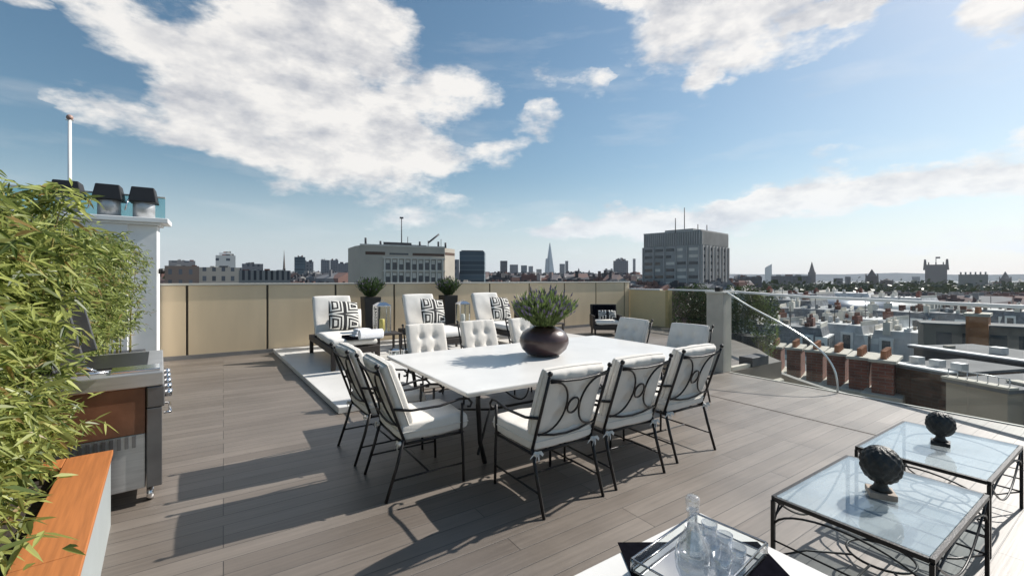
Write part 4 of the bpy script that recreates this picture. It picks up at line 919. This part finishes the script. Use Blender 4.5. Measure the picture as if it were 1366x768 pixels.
goth = mat('gothic_stone', (.10, .08, .07), .9, 0, .15, .05); gothl = mat('gothic_light', (.26, .24, .21), .9, 0, .15, .05)
tower(1083, 8.5, 363, 1100, 'slim clock tower with pointed roof near the horizon', goth, 'clock_tower', spire=14)
tower(1025, 8, 352, 2200, 'pale tower with slanted top left of the clock tower', fac_white, 'slanted_tower', slant=5, turrets=0)
t, x, y, zt = tower(1248.5, 21, 353, 1000, 'square gothic tower with four corner turrets and a flag', goth, 'gothic_tower', turrets=7, cren=3)
mb = MB(); mb.tube([(0, 0, zt - ZG), (0, 0, zt - ZG + 18)], .7, 5); mb.box(0, 7, -.2, .2, zt - ZG + 14, zt - ZG + 18); mb.build('flag', goth, t)
tower(1298, 27, 366, 600, 'pale square tower with a row of small pinnacles right of the gothic tower', gothl, 'pinnacled_tower', cren=6)
tower(1163, 12, 368, 700, 'dark church tower with a thin spire', goth, 'church_tower', spire=9, turrets=3)
tower(1183, 12, 374, 720, 'short dark domed tower right of the church spire', goth, 'domed_tower', turrets=1, spire=3)
tower(1341, 10, 371, 900, 'dark dome with lantern at the right end of the skyline', goth, 'dome_tower', spire=9, turrets=2)
tower(828, 19, 348, 700, 'broad grey tower block left of the concrete tower', fac_grey, turrets=0)
tower(828, 13, 345.6, 705, 'setback top above the broad grey tower block', fac_grey)
tower(812, 11, 360, 640, 'low pale block left of the broad grey tower block', fac_cream)
tower(672, 9.5, 348, 900, 'dark narrow tower right of the glass office slab', fac_dark)
tower(685.5, 11, 353, 1000, 'grey block second right of the glass office slab', fac_grey)
tower(699, 8, 354, 1500, 'blue-grey block in the centre of the skyline with neighbours', fac_teal)
tower(708, 6, 355, 1600, 'thin grey block left of the glass spire', fac_grey)
tower(719, 7, 359, 1500, 'low block just left of the glass spire', fac_cream)
tower(750, 7, 352, 1300, 'grey tower of the close pair right of the glass spire, shorter one', fac_grey)
tower(756, 4, 348, 1300, 'grey tower of the close pair right of the glass spire, taller thin one', fac_grey)
tower(772, 4, 362, 1200, 'low spire-like block between the glass spire and the broad tower', fac_dark, spire=5)
tower(786, 5, 364, 1200, 'low dark block with point left of the pale block', fac_dark, spire=4)
tower(846, 3, 345, 1500, 'faint thin crane tower beside the concrete tower', fac_grey, rot=.3)
tower(1000, 28, 369, 420, 'dark flat roofed block just right of the concrete tower', fac_dark)
tower(1055, 44, 368, 800, 'long dark office roofline left of the clock tower', fac_dark)
tower(1118, 10, 371, 900, 'small dark block right of the clock tower', fac_dark)
tower(1131, 6, 369, 950, 'small narrow dark block halfway to the church spire', fac_dark)
tower(1222, 8, 369, 1500, 'pale hazy block left of the gothic tower', fac_grey)
tower(1320, 40, 378, 700, 'low grey blocks right of the pinnacled tower', fac_grey)
# left part of the skyline
tower(243, 36, 355, 130, 'grey stepped apartment roofs just right of the white stack', fac_brown, 'apartment_block', 'building')
tower(243, 28, 348, 135, 'upper brown floors above the stepped apartment roofs', fac_grey, 'apartment_block', 'building')
t, *_ = tower(291, 52, 357, 150, 'long cream block below the small white tower', fac_cream, 'apartment_block', 'building')
tower(301, 22, 341, 190, 'small bright white tower block at the left of the skyline', fac_white, 'white_block', 'building')
tower(301, 14, 337.5, 192, 'white lift housing on top of the small white tower', white, 'lift_housing', 'building')
tower(354, 58, 361, 120, 'low colonnaded roof left of the dark spire', facade_mat('facade_arch', (.26, .25, .24), (.03, .03, .035), 1.3, 9, .35), 'colonnaded_block', 'building')
tower(337, 24, 352, 300, 'grey office block behind the colonnaded roof', fac_grey)
tower(379, 3.4, 358, 300, 'thin dark church spire left of the stone office block', goth, 'church_spire', 'church', spire=25)
tower(400, 13, 343, 420, 'blue-grey tower of the left skyline, the tallest of its group', fac_teal)
tower(411, 13, 349, 430, 'lower grey block joined to the blue-grey tower', fac_grey)
tower(434, 11, 347, 600, 'left one of the twin grey blocks before the stone office', fac_grey)
tower(446, 10, 347, 620, 'right one of the twin grey blocks before the stone office', fac_grey)
tower(463, 30, 352, 700, 'low wide block touching the stone office block', fac_grey)

# ---- distant roofs and trees as masses
rm_ = mat('far_roofs', (.10, .10, .105), .85, 0, .1, .03); tt, bbn = nodes(rm_)
vo = tt.nodes.new('ShaderNodeTexVoronoi'); vo.inputs['Scale'].default_value = .07; c_ = [n for n in tt.nodes if n.type == 'TEX_COORD'][0]; tt.links.new(c_.outputs['Object'], vo.inputs['Vector'])
sp_ = tt.nodes.new('ShaderNodeSeparateColor'); tt.links.new(vo.outputs['Color'], sp_.inputs[0]); rp = tt.nodes.new('ShaderNodeValToRGB'); tt.links.new(sp_.outputs[0], rp.inputs[0])
e = rp.color_ramp.elements; e[0].color = (.05, .05, .055, 1); e[1].color = (.42, .40, .37, 1); n_e = rp.color_ramp.elements.new(.35); n_e.color = (.10, .10, .11, 1); n_e = rp.color_ramp.elements.new(.6); n_e.color = (.20, .10, .075, 1); n_e = rp.color_ramp.elements.new(.75); n_e.color = (.2, .2, .21, 1)
tt.links.new(rp.outputs[0], bbn.inputs['Base Color'])
rnd = random.Random(77); mb = MB()
for i in range(6500):
    right = rnd.random() < .45
    px = rnd.uniform(960, 1500) if right else rnd.uniform(-40, 990)
    d = (170 + 1500 * rnd.random() ** 1.8) if right else (180 + 1500 * rnd.random() ** 1.6)
    x, y = at(px, d)
    if right: lim = 385 + rnd.random() * 10 + 1500 / d
    else: lim = (374 if d < 230 else 362) + rnd.random() ** .6 * 12
    if 850 < px < 985: lim = max(lim, 374)
    if 470 < px < 655 and d < 420: lim = max(lim, 378)
    zt = min(zat(lim, d), ZG + 44 + d * .02)
    w = rnd.uniform(2.2, 6.5) * (1 + d / 1300); l = rnd.uniform(3, 8) * (1 + d / 1300); a = rnd.choice((0, .4, .9)) + rnd.uniform(-.1, .1)
    Mx = T((x, y, 0)) @ Matrix.Rotation(a, 4, 'Z'); q_ = min(3, w * .5)
    mb.box(-w, w, -l, l, ZG, zt - q_, Mx)
    if rnd.random() < .5: mb.add([(-w, -l, zt - q_), (w, -l, zt - q_), (w, l, zt - q_), (-w, l, zt - q_), (0, -l, zt), (0, l, zt)], [(0, 1, 4), (2, 3, 5), (1, 2, 5, 4), (3, 0, 4, 5)], False, Mx)
    else: mb.box(-w * .6, w * .3, -l * .5, l * .5, zt - q_ * .99, zt, Mx)
    for q in range(3): mb.box(w * .6 * (q - 1) - .4, w * .6 * (q - 1) + .4, -.8 + l * .3 * q, .8 + l * .3 * q, zt - 3, zt + rnd.uniform(.2, 1.6), Mx)
tag(mb.build('distant_rooftops', rm_), 'mass of far city roofs stretching to the horizon', 'rooftops', kind='stuff')
def far_trees():
    rnd = random.Random(8); mb = MB()
    for i in range(880):
        px = rnd.uniform(975, 1440) if i < 800 else rnd.uniform(215, 900); d = rnd.uniform(220, 1500) if i < 800 else rnd.uniform(200, 700)
        x, y = at(px, d); zt = zat((375.5 if px > 975 else 373) + rnd.random() * 11 + (1500 / d if px > 975 else 0), d); r = rnd.uniform(5, 9) * (1 + d / 900)
        for k in range(90):
            p = Vector((rnd.gauss(0, .5), rnd.gauss(0, .5), rnd.gauss(0, .33))) * r; q = Vector((x, y, zt - r * .6)) + p
            dd = Vector((rnd.uniform(-1, 1), rnd.uniform(-1, 1), rnd.uniform(-1, 1))).normalized(); ee = dd.cross(Vector((.3, .5, .8))).normalized(); ls = r * .17
            mb.add([q - dd * ls, q + ee * ls, q + dd * ls, q - ee * ls], [(0, 1, 2, 3)])
        mb.box(x - r * .06, x + r * .06, y - r * .06, y + r * .06, ZG, zt - r * .6)
    tag(mb.build('distant_treetops', treefar), 'belt of far dark treetops below the right skyline', 'trees', kind='stuff')
far_trees()
mb = MB(); n_ = 60; pts = []
for i in range(n_ + 1):
    a = -62 + 124 * i / n_; d = 7000; la = math.tan(R(a)) * d; x, y = V2W(la, d); h = 40 + 45 * noise.noise(Vector((i * .35, 2, 0))) + (40 if a > 20 else 0); pts.append((x, y, h))
vs = [(p[0], p[1], ZG) for p in pts] + [(p[0], p[1], p[2]) for p in pts] + [(p[0] * 1.12, p[1] * 1.12, p[2] * .6) for p in pts]
k = n_ + 1; mb.add(vs, [(i, i + 1, k + i + 1, k + i) for i in range(n_)] + [(k + i, k + i + 1, 2 * k + i + 1, 2 * k + i) for i in range(n_)], True)
tag(mb.build('hills', mat('hill_green', (.06, .08, .06), .9)), kind='structure')

# ---- mansard houses in the middle distance at the right
def mansard(px, d, w, dep, zt, rot, label, ndorm=4, wallm=cream, roofm=lead, hroof=3.6, chim=2):
    x, y = at(px, d); t = thing('mansard_house', label, 'house', (x, y, ZG), rot, 'houses below the terrace on the right'); H = zt - ZG
    MB().box(-w / 2, w / 2, -dep / 2, dep / 2, 0, H - hroof).build('walls', wallm, t)
    MB().box(-w / 2 - .4, w / 2 + .4, -dep / 2 - .4, dep / 2 + .4, H - hroof + .01, H - hroof + .5).build('cornice', whitep, t)
    rf = MB(); rf.prism([(-w / 2, -dep / 2), (w / 2, -dep / 2), (w / 2, dep / 2), (-w / 2, dep / 2)], H - hroof + .51, H, top=.82); rf = rf.build('roof', roofm, t)
    for s in (-1, 1):
        for k in range(ndorm):
            cx = -w / 2 + w * (k + .6) / (ndorm + .2)
            y0 = s * dep / 2 * .98; ya, yb = sorted((y0, y0 - s * dep * .14))
            dm = MB(); dm.box(cx - .58, cx + .58, ya, yb, H - hroof + .6, H - 1.1).build('dormer', whitep, rf)
            ya, yb = sorted((y0, y0 + s * .05)); MB().box(cx - .38, cx + .38, ya, yb, H - hroof + .8, H - 1.25).build('pane', glassw, rf)
            for fl in range(2):
                ya, yb = sorted((s * (dep / 2 + .005), s * (dep / 2 + .06)))
                MB().box(cx - .5, cx + .5, ya, yb, H - hroof - 2.6 - 3.2 * fl, H - hroof - .8 - 3.2 * fl).build('window', glassw, t)
    for s in (-1, 1):
        for k in range(max(2, int(dep / 3.2))):
            cy = -dep / 2 + dep * (k + .5) / max(2, int(dep / 3.2)); xa, xb = sorted((s * w / 2 * .98, s * (w / 2 * .98 - w * .1)))
            MB().box(xa, xb, cy - .7, cy + .7, H - hroof + .6, H - .9).build('dormer', whitep, rf)
            xa, xb = sorted((s * w / 2 * .98, s * (w / 2 * .98 + .05))); MB().box(xa, xb, cy - .42, cy + .42, H - hroof + .8, H - 1.25).build('pane', glassw, rf)
            for fl in range(2):
                xa, xb = sorted((s * (w / 2 + .005), s * (w / 2 + .06))); MB().box(xa, xb, cy - .45, cy + .45, H - hroof - 2.6 - 3.2 * fl, H - hroof - .8 - 3.2 * fl).build('window', glassw, t)
    for k in range(chim):
        cx = -w / 2 + w * (k + .5) / chim
        cz = (.25 - .5 * (k % 2)) * dep; cm_ = MB().box(cx - .8, cx + .8, cz - .35, cz + .35, H - .5, H + 1.1)
        for q in range(4): cm_.lathe([(.13, 0), (.10, .5)], 6, (cx - .6 + .4 * q, cz, H + 1.1))
        c = cm_.build('chimney', brickr if k % 2 else cream, rf)
    rr = random.Random(int(px * 7 + d))
    for k in range(9):
        a, b = rr.uniform(-.38, .38) * w, rr.uniform(-.38, .38) * dep; q = rr.uniform(.15, .5); hh = rr.uniform(.2, .9)
        MB().box(a - q, a + q, b - q * .7, b + q * .7, H + .004, H + hh).build('roof_vent', rr.choice((zinc, tan_, darkgrey, cream, slate, brickr)), rf)
    for e_ in (-1, 1):
        ya, yb = sorted((e_ * dep * .40, e_ * dep * .41)); MB().box(-w * .41, w * .41, ya, yb, H + .003, H + .55).build('roof_parapet', cream, rf)
    mb = MB(); a = rr.uniform(-.3, .3) * w; mb.tube([(a, 0, H), (a, 0, H + 2.6)], .05, 4); mb.tube([(a - .6, 0, H + 2.4), (a + .6, 0, H + 2.4)], .04, 4); mb.build('aerial', darkgrey, rf)
    return t
A0 = 0.12
HS = [(1005, 96, 10, 13, 391, 5, cream, lead, 'pale mansard house just right of the pillar, behind the start of the swept glass'),
      (1050, 84, 9, 13, 399, 5, whitep, slate, 'white-dormered slate-roofed house above the third red chimney stack'),
      (1088, 74, 8, 12, 411, 5, cream, slate, 'slate-roofed cream house nearest above the red stacks in the centre'),
      (1020, 66, 7, 10, 425, 4, whitep, lead, 'small white house low behind the glass right of the pillar'),
      (1056, 60, 6, 9, 433, 4, cream, slate, 'small cream house directly behind the second red stack'),
      (1118, 62, 7, 9, 430, 4, cream, lead, 'lead-roofed cream house directly behind the fourth red stack'),
      (1160, 66, 8, 9, 424, 5, whitep, lead, 'white house with lead roof behind the rightmost red stacks'),
      (1200, 76, 9, 11, 414, 5, whitep, slate, 'white house left of the long taupe building'),
      (1070, 122, 13, 14, 391, 6, cream, slate, 'more distant cream house touching the handrail near the pillar'),
      (1128, 128, 14, 14, 390, 6, whitep, lead, 'long white house behind the two barrel-roofed halls'),
      (1205, 110, 12, 12, 396, 6, cream, lead, 'far cream house right of the pale barrel roof'),
      (1216, 56, 6, 8, 441, 4, cream, lead, 'low cream house behind the brown brick house'),
      (1262, 72, 9, 8, 416, 4, cream, slate, 'cream house behind the left part of the long taupe building'),
      (1322, 90, 12, 10, 412, 5, tan_, slate, 'tan house at the right with slate roof'),
      (1385, 84, 10, 10, 415, 4, cream, slate, 'cream house cut by the right edge of the view')]
for px, d, w, dep, py, nd, wm, rmm, lb in HS:
    mansard(px, d, w, dep, zat(py, d), A0 + random.uniform(-.25, .15), lb, nd, wm, rmm, hroof=4.2, chim=3)
# barrel glass roof hall
def hall(px, d, label, mt2):
    x, y = at(px, d); t = thing('barrel_roofed_hall', label, 'hall', (x, y, ZG), A0 + .2); zt = zat(399, d)
    MB().box(-5, 5, -9, 9, 0, zt - ZG - 3.5).build('walls', cream, t)
    mb = MB(); n = 12; vs = []; 
    for yy in (-9, 9):
        for k in range(n + 1): vs.append((-5 * math.cos(math.pi * k / n), yy, zt - ZG - 3.49 + 3.4 * math.sin(math.pi * k / n)))
    mb.add(vs, [(k, k + 1, n + 2 + k, n + 1 + k) for k in range(n)] + [tuple(range(n + 1))[::-1], tuple(range(n + 1, 2 * n + 2))], True); mb.build('barrel_roof', mt2, t)
hall(1116, 98, 'hall with a rounded grey-blue roof right of the cream houses', mat('blue_roof', (.16, .19, .24), .3, .3, .1, .3))
hall(1158, 96, 'hall with a rounded pale roof, right of the grey-blue one', mat('pale_roof', (.50, .51, .50), .4, 0, .1, .3))

# ---- brick chimney stacks right below the terrace
def stack(px, d, pyt, pyb, w, label):
    x, y = at(px, d); zt = zat(pyt, d); zb = zat(pyb, d); t = thing('brick_chimney_stack', label, 'chimney', (x, y, zb), math.atan2(y, x) - math.pi / 2 - .12, 'red brick chimney stacks below the terrace')
    MB().box(-w / 2, w / 2, -1.1, 1.1, 0, zt - zb).build('stack', brickr, t)
    MB().box(-w / 2 - .1, w / 2 + .1, -1.2, 1.2, zt - zb + .005, zt - zb + .14).build('cap', stone, t)
    MB().box(-w / 2 - .35, w / 2 + .35, -1.5, 1.5, -.35, .22).build('plinth', stone, t, bevel=.03)
    for k in range(4): MB().lathe([(.14, 0), (.12, .05), (.11, .36), (.14, .38)], 10, (0, -.75 + .5 * k, zt - zb + .145)).build('pot', mat('terracotta', (.34, .15, .08), .8), t)
SK = [(1036, 31, 462, 496, .75, 'red chimney stack farthest left, at the foot of the pale pillar glass'), (1062, 28.5, 464, 503, .75, 'second red chimney stack from the left behind the swept glass'),
      (1090, 26.5, 467, 509, .8, 'third red chimney stack, crossed by the bright curved edge'), (1119, 24.5, 471, 515, .8, 'fourth red chimney stack just right of the curved edge\'s lower end'),
      (1150, 22.5, 476, 520, .8, 'fifth red chimney stack with white-topped pots'), (1182, 21, 480, 526, .8, 'rightmost red chimney stack beside the brown brick house')]
for a in SK: stack(*a)
rf = MB(); rf.prism([(a[0], a[1]) for a in (at(1000, 40), at(1260, 26), at(1310, 14.5), at(1150, 15), at(1010, 22))], -9, -5.1); tag(rf.build('neighbouring_roof', darkgrey), 'dark flat roof of the neighbouring building carrying the red chimney stacks', 'roof')
def yard_box(px0, px1, d0, d1, pyt, zb, name, label, wm, topm, edge=.2, cat='building'):
    a = at(px0, d0); b = at(px1, d1); zt = zat(pyt, d0); dx, dy = b[0] - a[0], b[1] - a[1]; l = math.hypot(dx, dy); nx, ny = -dy / l, dx / l
    if nx * FX + ny * FY < 0: nx, ny = -nx, -ny
    cx, cy = (a[0] + b[0]) / 2, (a[1] + b[1]) / 2; t = thing(name, label, cat, (cx, cy, zb), math.atan2(dy, dx)); D = 4.5
    s = 1 if (-math.sin(math.atan2(dy, dx)) * nx + math.cos(math.atan2(dy, dx)) * ny) > 0 else -1
    y0, y1 = sorted((0, s * D)); MB().box(-l / 2, l / 2, y0, y1, 0, zt - zb).build('walls', wm, t)
    MB().box(-l / 2 - edge, l / 2 + edge, y0 - edge, y1 + edge, zt - zb + .005, zt - zb + .12).build('roof_deck', mat('roof_felt', (.13, .13, .135), .85, 0, .25, .8), t)
    ya, yb = sorted(((y0 if s > 0 else y1) - s * (edge + .02), (y0 if s > 0 else y1) + s * .32)); MB().box(-l / 2 - edge - .02, l / 2 + edge + .02, ya, yb, zt - zb + .125, zt - zb + .20).build('roof_edge', topm, t, bevel=.01)
    return t, l, zt - zb, y0, y1, s
t, l, hh, y0, y1, s = yard_box(1192, 1262, 20.5, 18.5, 488, -12, 'brown_brick_house', 'low brown brick house with a pale roof edge left of the dark block', brickify(mat('brown_brick', (.085, .05, .035), .9, 0, .2, 2), (.15, .075, .05), (.09, .05, .035), (.12, .10, .08)), whitep)
for k in range(3): MB().box(-l / 2 + .3 + k * .8, -l / 2 + .7 + k * .8, y0 + .5, y0 + .9, hh + .17, hh + .5).build('roof_vent', zinc, t)
t, l, hh, y0, y1, s = yard_box(1219, 1440, 27, 20, 464, -12, 'dark_clad_block', 'long dark clad block with white roof edge at the right', darkgrey, whitep)
for k in range(5): MB().box(-l / 2 + 1 + k * 1.9, -l / 2 + 1.3 + .25 * (k % 3) + k * 1.9, y0 + .8 + .5 * (k % 2), y0 + 1.3 + .5 * (k % 2), hh + .125, hh + .3 + .2 * (k % 2)).build('roof_vent', zinc if k % 2 else tan_, t)
t, l, hh, y0, y1, s = yard_box(1262, 1344, 15.2, 13.6, 509, -12, 'rendered_stair_block', 'taupe rendered stair block with small roof railing in front of the dark block', tan_, stone, .08)
mb = MB(); yy = y0 + .1 if s > 0 else y1 - .1
mb.tube([(-l / 2, yy, hh + .45), (l / 2, yy, hh + .45)], .02, 6)
for k in range(7): mb.tube([(-l / 2 + l * k / 6, yy, hh + .16), (-l / 2 + l * k / 6, yy, hh + .45)], .015, 5)
mb.build('railing', zinc, t)
yard_box(1350, 1460, 14.5, 12.5, 515, -12, 'grey_rendered_block', 'grey rendered block at the lower right edge behind the deck', mat('grey_render', (.16, .145, .13), .9), stone, .08)
t, l, hh, y0, y1, s = yard_box(1232, 1420, 48, 42, 432, -14, 'taupe_parapet_building', 'long taupe building below the handrail at the right', mat('taupe', (.20, .175, .15), .9, 0, .12, .4), concrete)
for k in range(8): MB().box(-l / 2 + 1.0 + k * 2.0, -l / 2 + 2.2 + k * 2.0, y0 - .04, y0 - .005, hh - 2.3, hh - .8).build('window', glassw, t)
x, y = at(1305, 46); t = thing('rust_chimney', 'wide rust orange chimney behind the dark block', 'chimney', (x, y, -9), .1)
MB().box(-1.6, 1.6, -.8, .8, 0, zat(421, 46) + 9).build('stack', pinktan, t); MB().box(-1.75, 1.75, -.95, .95, zat(421, 46) + 9.005, zat(421, 46) + 9.3).build('cap', stone, t)
for k in range(4): MB().lathe([(.2, 0), (.16, .6), (.2, .64)], 10, (-1.1 + .73 * k, 0, zat(421, 46) + 9.305)).build('pot', MATS['terracotta'], t)

# ------------------------------------------------------------------ haze
hz = MB(); hz.box(-6000, 6000, -6000, 6000, -37.6, 290)
hm = bpy.data.materials.new('haze'); hm.use_nodes = True; hm.node_tree.nodes.clear()
pv = hm.node_tree.nodes.new('ShaderNodeVolumePrincipled'); ho = hm.node_tree.nodes.new('ShaderNodeOutputMaterial')
pv.inputs['Color'].default_value = (.80, .88, 1.0, 1); pv.inputs['Density'].default_value = .00007; pv.inputs['Anisotropy'].default_value = .3
hm.node_tree.links.new(pv.outputs[0], ho.inputs['Volume'])
tag(hz.build('haze', hm), kind='stuff')
